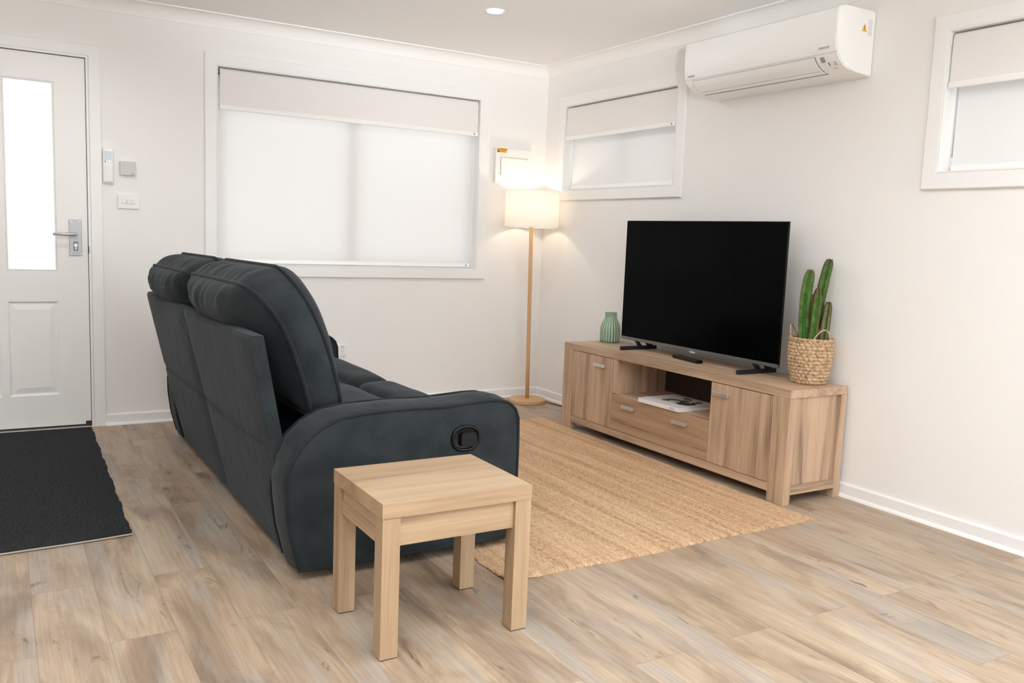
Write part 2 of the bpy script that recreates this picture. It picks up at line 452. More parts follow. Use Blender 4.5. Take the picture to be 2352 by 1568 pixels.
def text(name, s, size, loc, rot, mat, parent, depth=0.0004, align='LEFT'):
    cu = bpy.data.curves.new(name, 'FONT'); cu.body = s; cu.size = size; cu.extrude = depth; cu.align_x = align
    tmp = link(bpy.data.objects.new(name, cu))
    dg = bpy.context.evaluated_depsgraph_get()
    me = bpy.data.meshes.new_from_object(tmp.evaluated_get(dg))
    bpy.data.objects.remove(tmp)
    me.materials.clear(); me.materials.append(mat)
    o = link(bpy.data.objects.new(name, me)); o.parent = parent
    o.location = Vector(loc) - wloc(parent); o.rotation_euler = rot
    return o

# ------------------------------------------------------------------ room shell
XL, YR, ZC, T = -6.6, -8.6, 2.405, 0.14
def structure(o, label, cat): return tag(o, label, cat, None, 'structure')

structure(box('floor', XL - T, T, YR - T, T, -0.12, 0.0, M['floor'], None, 0), 'greyed oak look vinyl plank floor of the living room', 'floor')
structure(box('ceiling', XL - T, T, YR - T, T, ZC, ZC + 0.12, M['ceil'], None, 0), 'plain white plasterboard ceiling', 'ceiling')

W1 = (-2.334, -0.558, 0.945, 2.1185)      # x0 x1 z0 z1  (back wall)
W2 = (-1.438, -0.259, 1.522, 2.106)       # y0 y1 z0 z1  (right wall)
W3 = (-4.307, -3.128, 1.522, 2.110)
DX0, DX1, DZ1 = -3.882, -3.034, 2.066     # door opening
RX0, RX1, RZ1 = -3.4, -0.6, 2.12          # glazed openings behind the camera
RY0, RY1 = -7.6, -4.9

bm = bmesh.new()
add_box(bm, XL - T, DX0, 0, T, 0, ZC); add_box(bm, DX0, DX1, 0, T, DZ1, ZC)
add_box(bm, DX1, W1[0], 0, T, 0, ZC); add_box(bm, W1[0], W1[1], 0, T, 0, W1[2]); add_box(bm, W1[0], W1[1], 0, T, W1[3], ZC)
add_box(bm, W1[1], T, 0, T, 0, ZC)
structure(emit('wall_back', bm, M['wall']), 'off white wall with the front door and the wide window', 'wall')
bm = bmesh.new()
add_box(bm, 0, T, W2[1], 0, 0, ZC); add_box(bm, 0, T, W2[0], W2[1], 0, W2[2]); add_box(bm, 0, T, W2[0], W2[1], W2[3], ZC)
add_box(bm, 0, T, W3[1], W2[0], 0, ZC); add_box(bm, 0, T, W3[0], W3[1], 0, W3[2]); add_box(bm, 0, T, W3[0], W3[1], W3[3], ZC)
add_box(bm, 0, T, RY1, W3[0], 0, ZC); add_box(bm, 0, T, RY0, RY1, RZ1, ZC); add_box(bm, 0, T, YR - T, RY0, 0, ZC)
structure(emit('wall_right', bm, M['wall']), 'off white wall behind the television', 'wall')
structure(box('wall_left', XL - T, XL, YR - T, 0, 0, ZC, M['wall'], None, 0), 'off white wall on the entry side, outside the view', 'wall')
bm = bmesh.new()
add_box(bm, XL, RX0, YR - T, YR, 0, ZC); add_box(bm, RX1, 0, YR - T, YR, 0, ZC); add_box(bm, RX0, RX1, YR - T, YR, RZ1, ZC)
structure(emit('wall_rear', bm, M['wall']), 'off white wall with a wide glazed opening behind the camera', 'wall')

# cornice, cove profile
def cove(n=10):
    a, b = 0.076, 0.0747
    P = [(0, ZC - b), (0.006, ZC - b)]
    for i in range(n + 1):
        t = PI / 2 * i / n
        P.append((0.006 + (a - 0.014) * (1 - math.cos(t)), ZC - b + 0.004 + (b - 0.012) * math.sin(t)))
    P += [(a, ZC - 0.007), (a, ZC), (0, ZC)]
    return P
P = cove()
def mitre(name, P, axis, end, label, cat, mat, c0=0.0):
    bm = bmesh.new(); A = []; B = []
    for d, z in P:
        if axis == 'x': A.append(bm.verts.new((XL, -d, z))); B.append(bm.verts.new((-d, -d, z)))
        else: A.append(bm.verts.new((-d, YR, z))); B.append(bm.verts.new((-d, -d, z)))
    n = len(P)
    for i in range(n): bm.faces.new((A[i], A[(i + 1) % n], B[(i + 1) % n], B[i]))
    bm.faces.new(A[::-1]); bm.faces.new(B)
    return structure(sharp(emit(name, bm, mat), 30), label, cat)
mitre('trim_1', P, 'x', 0, 'white coved cornice along the top of the wall with the door', 'cornice', M['ceil'])
mitre('trim_2', P, 'y', 0, 'white coved cornice along the top of the wall with the air conditioner', 'cornice', M['ceil'])

BB = [(0, 0), (0.022, 0), (0.021, 0.007), (0.017, 0.013), (0.012, 0.017), (0.012, 0.060), (0.009, 0.065), (0.004, 0.067), (0, 0.067)]
def base_run(name, x0, x1, label):
    bm = bmesh.new(); A = []; B = []
    for d, z in BB:
        A.append(bm.verts.new((x0, -d, z))); B.append(bm.verts.new((x1 if x1 < 0 else -d, -d, z)))
    n = len(BB)
    for i in range(n): bm.faces.new((A[i], A[(i + 1) % n], B[(i + 1) % n], B[i]))
    bm.faces.new(A[::-1]); bm.faces.new(B)
    structure(sharp(emit(name, bm, M['trim']), 30), label, 'baseboard')
base_run('baseboard_back', -2.962, 0, 'white skirting board from the door frame to the corner')
base_run('baseboard_left', XL, -3.954, 'white skirting board on the far side of the door')
bm = bmesh.new(); A = []; B = []
for d, z in BB: A.append(bm.verts.new((-d, YR, z))); B.append(bm.verts.new((-d, -d, z)))
n = len(BB)
for i in range(n): bm.faces.new((A[i], A[(i + 1) % n], B[(i + 1) % n], B[i]))
bm.faces.new(A[::-1]); bm.faces.new(B)
structure(sharp(emit('baseboard_right', bm, M['trim']), 30), 'white skirting board along the wall behind the television cabinet', 'baseboard')

# architraves: mitred frame around an opening on a wall
def frame_mesh(u0, u1, v0, v1, w, th, put, bottom=True, bev=0.004):
    """flat mitred frame with eased edges; put(u, v, d) gives world (d = distance out of the wall)."""
    bm = bmesh.new()
    prof = [(0, 0), (0, th - bev), (bev, th), (w - bev, th), (w, th - bev), (w, 0)]   # (outwards, out of wall)
    cor = [(u0, v0, -1, -1), (u0, v1, -1, 1), (u1, v1, 1, 1), (u1, v0, 1, -1)]
    rings = []
    for (u, v, su, sv) in cor:
        if not bottom and sv < 0: rings.append([bm.verts.new(put(u + su * a, v, d)) for a, d in prof])
        else: rings.append([bm.verts.new(put(u + su * a, v + sv * a, d)) for a, d in prof])
    seq = [(0, 1), (1, 2), (2, 3)] + ([(3, 0)] if bottom else [])
    k = len(prof)
    for a, b in seq:
        for i in range(k): bm.faces.new((rings[a][i], rings[a][(i + 1) % k], rings[b][(i + 1) % k], rings[b][i]))
    if not bottom:
        bm.faces.new(rings[0]); bm.faces.new(rings[3][::-1])
    return bm
back = lambda u, v, d: (u, -d, v)
right = lambda u, v, d: (-d, u, v)

def window(name, rect, put, label, mull, wallax, fine=True):
    u0, u1, v0, v1 = rect
    root = thing(name, put((u0 + u1) / 2, v0, 0), label, 'window', None, 'structure')
    o = emit('architrave', frame_mesh(u0, u1, v0, v1, 0.070, 0.018, put), M['trim'], root)
    # lined reveal
    bm = bmesh.new()
    def bx(a0, a1, b0, b1, d0, d1, bev=0.0):
        p, q = put(a0, b0, d0), put(a1, b1, d1)
        add_box(bm, min(p[0], q[0]), max(p[0], q[0]), min(p[1], q[1]), max(p[1], q[1]), min(p[2], q[2]), max(p[2], q[2]), bev)
    t = 0.004
    bx(u0, u0 + t, v0, v1, -0.135, 0.0175); bx(u1 - t, u1, v0, v1, -0.135, 0.0175)
    bx(u0 + t, u1 - t, v1 - t, v1, -0.135, 0.0175); bx(u0 + t, u1 - t, v0, v0 + t, -0.135, 0.0175)
    emit('reveal', bm, M['trim'], root)
    bm = bmesh.new(); w = 0.045
    bx(u0 + t, u0 + w, v0 + t, v1 - t, -0.13, -0.095, .002); bx(u1 - w, u1 - t, v0 + t, v1 - t, -0.13, -0.095, .002)
    bx(u0 + w, u1 - w, v1 - w, v1 - t, -0.13, -0.095, .002); bx(u0 + w, u1 - w, v0 + t, v0 + w + .01, -0.13, -0.095, .002)
    emit('sash_frame', bm, M['winframe'], root)
    if mull is not None:
        bm = bmesh.new(); bx(mull - 0.037, mull + 0.037, v0 + w, v1 - w, -0.125, -0.092, .002)
        emit('mullion', bm, M['winframe'], root)
        segs = [(u0 + w, mull - 0.037), (mull + 0.037, u1 - w)]
    else: segs = [(u0 + w, u1 - w)]
    for a, b in segs:
        bm = bmesh.new(); bx(a, b, v0 + w, v1 - w, -0.116, -0.111)
        emit('pane', bm, M['glass'], root)
    return root

window('window_1', W1, back, 'wide two pane window with white frame on the wall beside the door', -1.457, 'y')
window('window_2', W2, right, 'small high window with white frame left of the air conditioner', -0.85, 'x')
window('window_3', W3, right, 'small high window cut by the right edge of the picture', -3.72, 'x')

# roller blinds -------------------------------------------------------------
def blind(rect, put, d, drop, fab, label, cat='blind', inset=(0.018, 0.018), chain=None, roll=True, mark=True, group=None):
    u0, u1, v0, v1 = rect
    a0, a1 = u0 + inset[0], u1 - inset[1]
    root = thing('roller_blind', put((a0 + a1) / 2, drop, d), label, cat, group)
    zt = v1 - 0.031
    R = 0.021
    # fabric wraps over the front of the tube and hangs down
    pts = []
    for i in range(9):
        t = PI * 0.75 * (1 - i / 8)
        pts.append((d - R + R * math.cos(t) * 1.0, zt + R * math.sin(t)))
    pts.append((d, drop + 0.022))
    bm = bmesh.new(); th = 0.0007
    prev = None
    for (dd, z) in pts:
        ring = [bm.verts.new(put(a0, z, dd)), bm.verts.new(put(a1, z, dd))]
        if prev: bm.faces.new((prev[0], prev[1], ring[1], ring[0]))
        prev = ring
    o = emit('fabric', bm, fab, root, smooth=True)
    # bottom rail
    bm = bmesh.new()
    prof = [(d - 0.006, drop), (d + 0.005, drop), (d + 0.007, drop + 0.003), (d + 0.007, drop + 0.022), (d + 0.004, drop + 0.026), (d - 0.004, drop + 0.026), (d - 0.006, drop + 0.022)]
    A = [bm.verts.new(put(a0, z, dd)) for dd, z in prof]; B = [bm.verts.new(put(a1, z, dd)) for dd, z in prof]
    k = len(prof)
    for i in range(k): bm.faces.new((A[i], A[(i + 1) % k], B[(i + 1) % k], B[i]))
    bm.faces.new(A[::-1]); bm.faces.new(B)
    sharp(emit('bottom_rail', bm, M['plastic_bright'], root), 25)
    # tube and brackets
    bm = bmesh.new(); add_tube(bm, [put(a0 + .004, zt, d - R), put(a1 - .004, zt, d - R)], R - 0.001, 20)
    emit('tube', bm, M['alu'], root, smooth=True)
    for e, s in ((u0 + 0.006, 1), (u1 - 0.006, -1)):
        bm = bmesh.new()
        p, q = put(e - 0.0015, zt - 0.026, d - R - 0.024), put(e + 0.0015, zt + 0.024, d - R + 0.02)
        add_box(bm, *[c for i in range(3) for c in (min(p[i], q[i]), max(p[i], q[i]))], 0.0006)
        emit('bracket', bm, M['plastic'], root)
        bm = bmesh.new(); add_tube(bm, [put(e + s * .001, zt - .012, d - R + .006), put(e + s * .009, zt - .012, d - R + .006)], 0.006, 10)
        emit('end_plug', bm, M['black_matt'] if s * (1 if u0 < -2 and put is back else -1) > 0 else M['plastic_grey'], root, smooth=True)
    if chain is not None:
        e, zb, mt = chain
        bm = bmesh.new()
        for dx in (-0.004, 0.004):
            pts = [put(e, zt - .01, d - R + dx), put(e, (zt + zb) / 2, d - R + dx * 1.1), put(e, zb, d - R + dx * 0.5)]
            add_tube(bm, pts, 0.0013, 6)
        emit('chain', bm, mt, root, smooth=True)
        bm = bmesh.new(); p, q = put(e - .004, zb - .03, d - R - .007), put(e + .004, zb + .012, d - R + .007)
        add_box(bm, *[c for i in range(3) for c in (min(p[i], q[i]), max(p[i], q[i]))], 0.002)
        emit('chain_guide', bm, M['plastic'], root)
    if mark:
        bm = bmesh.new()
        e = (a1 - 0.030) if put is back else (a0 + 0.030)
        vs = [bm.verts.new(put(e + x, drop + z, d + 0.0074)) for x, z in ((-.008, .008), (.008, .008), (0, .024))]
        bm.faces.new(vs); emit('safety_mark', bm, M['grey_ink'], root)
    return root

blind(W1, back, 0.006, 1.868, M['blockout'], 'short pale blockout blind across the top of the wide two pane window', inset=(.018, .016), chain=(W1[0] + 0.006, 1.05, M['dark_line']))
blind(W1, back, -0.058, 0.955, M['sheer'], 'glowing sheer blind drawn down to the sill of the wide two pane window', inset=(.012, .014), chain=(W1[1] - 0.007, 1.25, M['plastic_grey']))
blind(W2, right, 0.006, 1.872, M['blockout'], 'short blockout blind at the top of the small window by the floor lamp', inset=(.016, .014), chain=(W2[0] + 0.006, 1.86, M['dark_line']))
blind(W2, right, -0.052, 1.534, M['sheer_dimmed'], 'lower sheer blind over the glass of the small window by the floor lamp', inset=(.040, .020), mark=False, chain=(W2[1] - 0.006, 1.545, M['plastic_grey']))
blind(W3, right, 0.006, 1.872, M['blockout'], 'short blockout blind at the top of the window at the right picture edge', inset=(.014, .014))
blind(W3, right, -0.052, 1.532, M['sheer_dimmed'], 'lower sheer blind in the window at the right picture edge', inset=(.020, .022), mark=False, chain=(W3[1] - 0.007, 1.58, M['plastic_grey']))

# front door ---------------------------------------------------------------
door = thing('door_1', (-3.457, 0.0, 0.0), 'white front door with frosted lites, lower raised panels and lever handle', 'door', None, 'structure')
emit('architrave', frame_mesh(DX0 - 0.002, DX1 + 0.012, 0, DZ1 + 0.01, 0.062, 0.016, back, bottom=False), M['trim'], door)
bm = bmesh.new()
add_box(bm, DX0, DX0 + .004, -0.012, T, 0, DZ1); add_box(bm, DX1 - .0005, DX1 + .011, -0.0155, T, 0, DZ1 + .01); add_box(bm, DX0, DX1, -0.0155, T, DZ1 - .0005, DZ1 + .01)
add_box(bm, DX0, DX1, 0.055, 0.075, DZ1 - 0.02, DZ1); add_box(bm, DX1 - 0.02, DX1, 0.055, 0.075, 0, DZ1); add_box(bm, DX0, DX0 + .02, 0.055, 0.075, 0, DZ1)
emit('jamb', bm, M['trim'], door)
bm = bmesh.new()
add_box(bm, DX0 + .004, DX1, 0.046, 0.055, 0.0, DZ1 - .001)
lx0, lx1, lz0, lz1 = -3.877, -3.0375, 0.016, 2.0615
# leaf with rectangular openings: build grid of boxes
def panel_with_holes(bm, xs, zs, holes, y0, y1):
    for i in range(len(xs) - 1):
        for j in range(len(zs) - 1):
            if (i, j) in holes: continue
            add_box(bm, xs[i], xs[i + 1], y0, y1, zs[j], zs[j + 1])
bm.free(); bm = bmesh.new()
xs = [lx0, -3.722, -3.476, -3.438, -3.192, lx1]; zs = [lz0, 0.196, 0.724, 0.893, 1.922, lz1]
panel_with_holes(bm, xs, zs, {(1, 1), (3, 1), (1, 3), (3, 3)}, 0.002, 0.044)
bmesh.ops.remove_doubles(bm, verts=bm.verts, dist=1e-5)
emit('door_leaf', bm, M['door'], door)
for (a, b) in ((-3.722, -3.476), (-3.438, -3.192)):
    bm = bmesh.new(); add_box(bm, a + .010, b - .010, 0.018, 0.024, 0.903, 1.912)
    emit('lite', bm, M['frosted'], door)
    bead = frame_mesh(a + .010, b - .010, 0.903, 1.912, 0.010, 0.012, lambda u, v, d: (u, 0.014 - d, v), bev=.005)
    emit('glazing_bead', bead, M['door'], door)
    # raised and fielded panel
    bm = bmesh.new()
    steps = [(0, 0.002), (0.010, 0.011), (0.016, 0.011), (0.046, 0.004), (0.05, 0.004)]
    rings = [[bm.verts.new((x, y, z)) for x, z in ((a + e, .196 + e), (b - e, .196 + e), (b - e, .724 - e), (a + e, .724 - e))] for e, y in steps]
    for r0, r1 in zip(rings, rings[1:]):
        for i in range(4): bm.faces.new((r0[i], r0[(i + 1) % 4], r1[(i + 1) % 4], r1[i]))
    bm.faces.new(rings[-1])
    emit('raised_panel', bm, M['door'], door)
bm = bmesh.new(); add_box(bm, lx1 - .0005, DX1 - .0004, 0.010, 0.05, lz0, lz1 + .003); add_box(bm, lx0, DX1 - .0004, 0.010, 0.05, lz1 - .0005, DZ1 - .0006)
add_box(bm, lx0, DX1 - .0004, 0.006, 0.05, 0.0065, lz0 + .0005); add_box(bm, lx1 - .028, lx1 + .002, -0.004, 0.003, 0.010, 0.034)
emit('weather_seal', bm, M['dark_line'], door)
box('threshold', DX0 + .004, DX1 - .002, -0.020, 0.12, 0.0, 0.0062, M['alu'], door, 0.001)
hp = box('handle_plate', -3.131, -3.069, -0.006, 0.0022, 0.981, 1.182, M['metal'], door, 0.0015)
for x in (-3.122, -3.078):
    for z in (0.990, 1.173):
        bm = bmesh.new(); add_tube(bm, [(x, -0.0055, z), (x, -0.0078, z)], 0.0035, 10); emit('screw', bm, M['alu'], hp)
lev = [(-3.100, -0.006, 1.100), (-3.100, -0.045, 1.100), (-3.108, -0.052, 1.100), (-3.16, -0.054, 1.100), (-3.214, -0.052, 1.099)]
tube('lever', lev, [0.011, 0.010, 0.010, 0.0095, 0.0085], M['alu'], hp, 12)
bm = bmesh.new(); add_box(bm, -3.112, -3.088, -0.0075, -0.005, 1.008, 1.060, 0.001); emit('keyhole_recess', bm, M['grey_ink'], hp)
bm = bmesh.new(); add_tube(bm, [(-3.100, -0.007, 1.040), (-3.100, -0.016, 1.040)], 0.009, 16); add_box(bm, -3.104, -3.096, -0.013, -0.007, 1.014, 1.035, 0.001)
emit('lock_cylinder', bm, M['alu'], hp)
bm = bmesh.new(); add_box(bm, DX1 - .0012, DX1 + .001, -0.0166, 0.0, 0.995, 1.035); emit('strike_plate', bm, M['dark_line'], door)

# ------------------------------------------------------------------ wall fittings
r = thing('wall_mounted_remote', (-2.929, 0, 1.393), 'white remote control in wall holder right beside the door frame', 'remote control')
box('holder', -2.958, -2.901, -0.0107, 0.0, 1.390, 1.50, M['plastic'], r, .003)
rb = box('remote_body', -2.955, -2.904, -0.026, -0.0105, 1.398, 1.588, M['plastic_bright'], r, .005)
box('display', -2.949, -2.911, -0.0275, -0.0255, 1.522, 1.570, M['lcd'], rb, .0006)
for k, x in enumerate((-2.944, -2.929, -2.914)):
    box('button', x - (.003 if k == 0 else .002), x + (.003 if k == 0 else .002), -0.0275, -0.0255, 1.506, 1.517 if k == 0 else 1.511, M['grey_ink'] if k == 0 else M['plastic_grey'], rb, .0005)
box('flip_cover', -2.951, -2.908, -0.0272, -0.0255, 1.405, 1.495, M['plastic'], rb, .001)

r = thing('wall_sensor', (-2.826, 0, 1.48), 'square pale grey wall unit above the triple light switch', 'wall control')
box('cover', -2.868, -2.787, -0.022, -0.0005, 1.443, 1.521, M['plastic_grey'], r, .003)
text('model_text', 'AIR', 0.013, (-2.812, -0.0222, 1.4475), (PI / 2, 0, 0), M['grey_ink'], r)

r = thing('light_switch', (-2.823, 0, 1.29), 'white plate with three rocker switches beside the door', 'light switch')
box('plate', -2.881, -2.766, -0.011, -0.0005, 1.256, 1.332, M['plastic'], r, .002)
for x in (-2.848, -2.823, -2.798):
    box('rocker', x - .0085, x + .0085, -0.0145, -0.0105, 1.284, 1.305, M['plastic'], r, .0015)
    box('rocker_recess', x - .0095, x + .0095, -0.0118, -0.0108, 1.2825, 1.3065, M['plastic_grey'], r, .0003)

r = thing('power_outlet', (-1.565, 0, 0.395), 'white double power outlet low on the wall behind the sofa', 'power outlet')
pl = box('plate', -1.622, -1.507, -0.010, -0.0005, 0.358, 0.432, M['plastic'], r, .002)
for x in (-1.595, -1.534):
    for dx, dz, an in ((-.006, .010, .5), (.006, .010, -.5), (0, -.008, 0)):
        bm = bmesh.new(); add_box(bm, x + dx - .001, x + dx + .001, -0.0108, -0.0098, .382 + dz - .0045, .382 + dz + .0045); emit('socket_slot', bm, M['dark_line'], pl)
    box('rocker', x - .007, x + .007, -0.0125, -0.0095, .408, .426, M['plastic_grey'], pl, .001)

r = thing('switchboard', (-0.29, 0, 1.563), 'white electrical switchboard with yellow warning sticker on wall above floor lamp', 'switchboard')
box('cabinet_case', -0.436, -0.140, -0.034, -0.0005, 1.562, 1.806, M['plastic'], r, .005)
bm = bmesh.new(); add_box(bm, -0.397, -0.170, -0.0352, -0.033, 1.612, 1.741, .0005); emit('door_gap', bm, M['plastic_grey'], r)
box('hinged_door', -0.394, -0.170, -0.042, -0.0335, 1.612, 1.737, M['plastic'], r, .003)
bm = bmesh.new(); add_box(bm, -0.300, -0.262, -0.0425, -0.036, 1.605, 1.613, .001); emit('door_catch', bm, M['plastic_grey'], r)
st = box('warning_sticker', -0.428, -0.350, -0.0350, -0.0335, 1.772, 1.802, M['yellow'], r, .0002)
bm = bmesh.new(); vs = [bm.verts.new((-0.416 + x, -0.0353, 1.775 + z)) for x, z in ((-.009, 0), (.009, 0), (0, .022))]; bm.faces.new(vs); emit('warning_triangle', bm, M['ink'], st)
text('warning_text', 'WARNING', 0.0125, (-0.403, -0.0352, 1.790), (PI / 2, 0, 0), M['ink'], st)
text('warning_small_text', 'ELECTRICAL', 0.0080, (-0.403, -0.0352, 1.778), (PI / 2, 0, 0), M['ink'], st)

r = thing('downlight', (-1.10, -1.14, ZC), 'round recessed downlight glowing in the ceiling', 'ceiling light')
lathe('trim_ring', [(0.040, ZC - 0.001), (0.043, ZC - 0.006), (0.050, ZC - 0.006), (0.054, ZC - 0.002), (0.054, ZC - 0.0002)], -1.10, -1.14, M['plastic_bright'], r, 40, False, False)
lathe('diffuser', [(0.0425, ZC - 0.0035), (0.030, ZC - 0.0045), (0.002, ZC - 0.005)], -1.10, -1.14, M['led'], r, 40, False, True)

# air conditioner ----------------------------------------------------------
ac = thing('air_conditioner', (0, -2.25, 1.975), 'white split system air conditioner mounted high on the right wall', 'air conditioner')
AY0, AY1 = -2.747, -1.753
prof = [(-0.002, 2.263), (-0.20, 2.263), (-0.232, 2.256), (-0.250, 2.246), (-0.257, 2.225), (-0.259, 2.16), (-0.258, 2.105), (-0.252, 2.075), (-0.240, 2.048), (-0.220, 2.022), (-0.195, 2.003), (-0.160, 1.990), (-0.110, 1.982), (-0.002, 1.974)]
bm = bmesh.new(); add_prism(bm, prof, 'y', AY0, AY1)
edges = [e for e in bm.edges if abs(e.verts[0].co.y - e.verts[1].co.y) < 1e-6]
bmesh.ops.bevel(bm, geom=edges, offset=0.005, segments=2, affect='EDGES')
sharp(emit('body', bm, M['plastic_bright'], ac), 28)
# front panel seam and outlet flap following the profile
def on_prof(z, lift):
    for (x0, z0), (x1, z1) in zip(prof, prof[1:]):
        if z1 <= z <= z0:
            t = (z0 - z) / (z0 - z1 + 1e-9); x = x0 + (x1 - x0) * t
            nx, nz = -(z0 - z1), -(x1 - x0); l = math.hypot(nx, nz)
            nx, nz = nx / l, -(x1 - x0) / l * 1.0
            return (x + nx * lift, z + (nz * -1 if nz > 0 else nz) * lift)
def skin(name, y0, y1, z0, z1, lift, mat, n=10):
    zs_ = [z1 + (z0 - z1) * i / n for i in range(n + 1)]
    outer = [on_prof(z, lift) for z in zs_]; inner = [on_prof(z, -0.001) for z in zs_][::-1]
    bm = bmesh.new(); add_prism(bm, outer + inner, 'y', y0, y1)
    return sharp(emit(name, bm, mat, ac), 28)
skin('panel_seam', AY0 + .004, AY1 - .004, 2.0545, 2.0575, 0.0006, M['plastic_grey'], 2)
skin('outlet_gap', -2.622, AY1 - .052, 1.9862, 2.0500, 0.0008, M['grey_ink'])
skin('outlet_flap', -2.615, AY1 - .058, 1.9892, 2.0480, 0.004, M['plastic_bright'])
skin('flap_groove', -2.613, AY1 - .060, 1.9975, 1.9990, 0.0046, M['plastic_grey'], 2)
skin('sensor_window', -2.668, -2.645, 2.022, 2.043, 0.0014, M['grey_ink'], 3)
skin('indicator_panel', -2.683, -2.676, 2.008, 2.020, 0.0012, M['grey_ink'], 3)
skin('receiver_window', -2.722, -2.704, 2.006, 2.020, 0.0014, M['plastic_grey'], 3)
skin('indicator_light', -2.705, -2.68, 1.9965, 1.9985, 0.0012, M['plastic_grey'], 2)
text('maker_text', 'DAIKIN', 0.016, (-0.2555, -1.783, 2.066), (PI / 2 - .18, 0, -PI / 2), M['grey_ink'], ac)
text('inverter_text', 'INVERTER', 0.014, (-0.2600, -2.652, 2.073), (PI / 2 - .2, 0, -PI / 2), M['grey_ink'], ac)
bm = bmesh.new()
vs = [bm.verts.new((-0.076 + x, AY0 - 0.0006, 2.165 + z)) for x, z in ((-.017, 0), (.017, 0), (0, .036))]; bm.faces.new(vs); ws = emit('warning_sticker', bm, M['yellow'], ac)
bm = bmesh.new(); add_box(bm, -0.0778, -0.0742, AY0 - 0.0010, AY0 - 0.0004, 2.178, 2.192); add_box(bm, -0.0778, -0.0742, AY0 - 0.0010, AY0 - 0.0004, 2.170, 2.174); emit('exclamation_mark', bm, M['ink'], ws)
bm = bmesh.new(); add_box(bm, -0.052, -0.022, AY0 - 0.0008, AY0 + .001, 2.150, 2.225); rl = emit('rating_label', bm, M['paper'], ac)
bm = bmesh.new()
for i in range(7): add_box(bm, -0.049, -0.027 - .004 * (i % 3), AY0 - 0.0012, AY0 - .0006, 2.156 + i * .0095, 2.158 + i * .0095)
emit('label_print', bm, M['plastic_grey'], rl)

# ------------------------------------------------------------------ floor lamp
lc = Vector((-0.205, -0.212, 0))
lamp = thing('floor_lamp', lc, 'wooden floor lamp with white drum shade glowing in the corner', 'lamp')
lathe('base', [(0.131, 0.0), (0.135, 0.003), (0.135, 0.025), (0.132, 0.028), (0.01, 0.0285)], lc.x, lc.y, M['pine_x'], lamp, 64)
topc = lc + Vector((-0.017, 0.010, 0))
bm = bmesh.new()
pts = [lc + (topc - lc) * t + Vector((0, 0, 0.028 + 1.232 * t)) for t in (0, .25, .5, .75, 1)]
add_tube(bm, pts, [0.0145, 0.0145, 0.0145, 0.0145, 0.0145], 20)
emit('pole', bm, M['pine'], lamp, smooth=True)
tube('socket', [topc + Vector((0, 0, 1.258)), topc + Vector((0, 0, 1.275)), topc + Vector((0, 0, 1.335))], [0.012, 0.019, 0.019], M['plastic'], lamp, 16)
SZ0, SZ1, SR = 1.253, 1.512, 0.190
sh = lathe('shade', [(SR - .0012, SZ0), (SR, SZ0), (SR, SZ1), (SR - .0012, SZ1), (SR - .0012, SZ0)], topc.x, topc.y, M['shade'], lamp, 72, False, False)
for z in (SZ0 + .002, SZ1 - .002):
    bm = bmesh.new(); add_tube(bm, [(topc.x + (SR - .003) * math.cos(a * PI / 32), topc.y + (SR - .003) * math.sin(a * PI / 32), z) for a in range(64)], 0.0022, 6, True)
    emit('shade_ring', bm, M['plastic'], lamp, smooth=True)
for k in range(3):
    a = k * 2 * PI / 3 + .4
    bm = bmesh.new(); add_tube(bm, [(topc.x + .018 * math.cos(a), topc.y + .018 * math.sin(a), 1.300), (topc.x + (SR - .003) * math.cos(a), topc.y + (SR - .003) * math.sin(a), SZ0 + .002)], 0.0017, 6)
    emit('shade_spoke', bm, M['plastic'], lamp, smooth=True)
bm = bmesh.new(); bmesh.ops.create_uvsphere(bm, u_segments=20, v_segments=12, radius=0.026)
bmesh.ops.translate(bm, verts=bm.verts, vec=topc + Vector((0, 0, 1.362))); emit('bulb', bm, M['bulb'], lamp, smooth=True)
cord = [(-0.105, -0.30, 0.012), (-0.085, -0.34, 0.006), (-0.070, -0.40, 0.004), (-0.060, -0.52, 0.004), (-0.050, -0.70, 0.004), (-0.042, -0.95, 0.004), (-0.040, -1.2, 0.004)]
cp = []
for i in range(60):
    t = i / 59; cp.append(tuple(smooth_table([(k / 6, c[j]) for k, c in enumerate(cord)], t) for j in range(3)))
tube('power_cord', cp, 0.0032, M['black_matt'], lamp, 8)

# ------------------------------------------------------------------ TV cabinet
CX, CY0, CY1, CXb = -0.413, -2.783, -0.963, -0.026      # front x, near y, far y, back x
cab = thing('tv_cabinet', ((CX + CXb) / 2, (CY0 + CY1) / 2, 0), 'low oak television cabinet with two doors, open niche and drawer', 'cabinet')
cw = 0.100
box('top', CX, CXb, CY0, CY1, 0.5005, 0.538, M['oak_y'], cab, .0012)
for (y0, y1) in ((CY0, CY0 + cw), (CY1 - cw, CY1)):
    box('post', CX, CX + .046, y0, y1, 0.0, 0.500, M['oak_z'], cab, .001)
    box('post', CXb - .04, CXb, y0, y1, 0.0, 0.500, M['oak_z'], cab, .001)
for (y0, y1) in ((CY0 + .010, CY0 + .026), (CY1 - .026, CY1 - .010)):
    box('side_panel', CX + .0465, CXb - .0405, y0, y1, 0.088, 0.500, M['oak_door2'], cab, .0005)
    ya, yb = (y0 - .010, y1 + .01) if y0 < -2 else (y0 - .01, y1 + .010)
    box('side_rail', CX + .0465, CXb - .0405, ya, yb, 0.046, 0.0875, M['oak_x'], cab, .001)
box('bottom_rail', CX + .001, CX + .018, CY0 + cw + .0005, CY1 - cw - .0005, 0.046, 0.086, M['oak_y'], cab, .001)
box('bottom_board', CX + .0185, CXb - .003, CY0 + .027, CY1 - .027, 0.070, 0.086, M['oak_y'], cab, .0005)
box('back_board', CXb - .012, CXb - .004, CY0 + cw + .001, CY1 - cw - .001, 0.087, 0.500, simple('shade_darkened_board', (0.045, 0.028, 0.018), 0.6), cab, 0)  # board colour darkened to imitate the deep shade inside the open niche
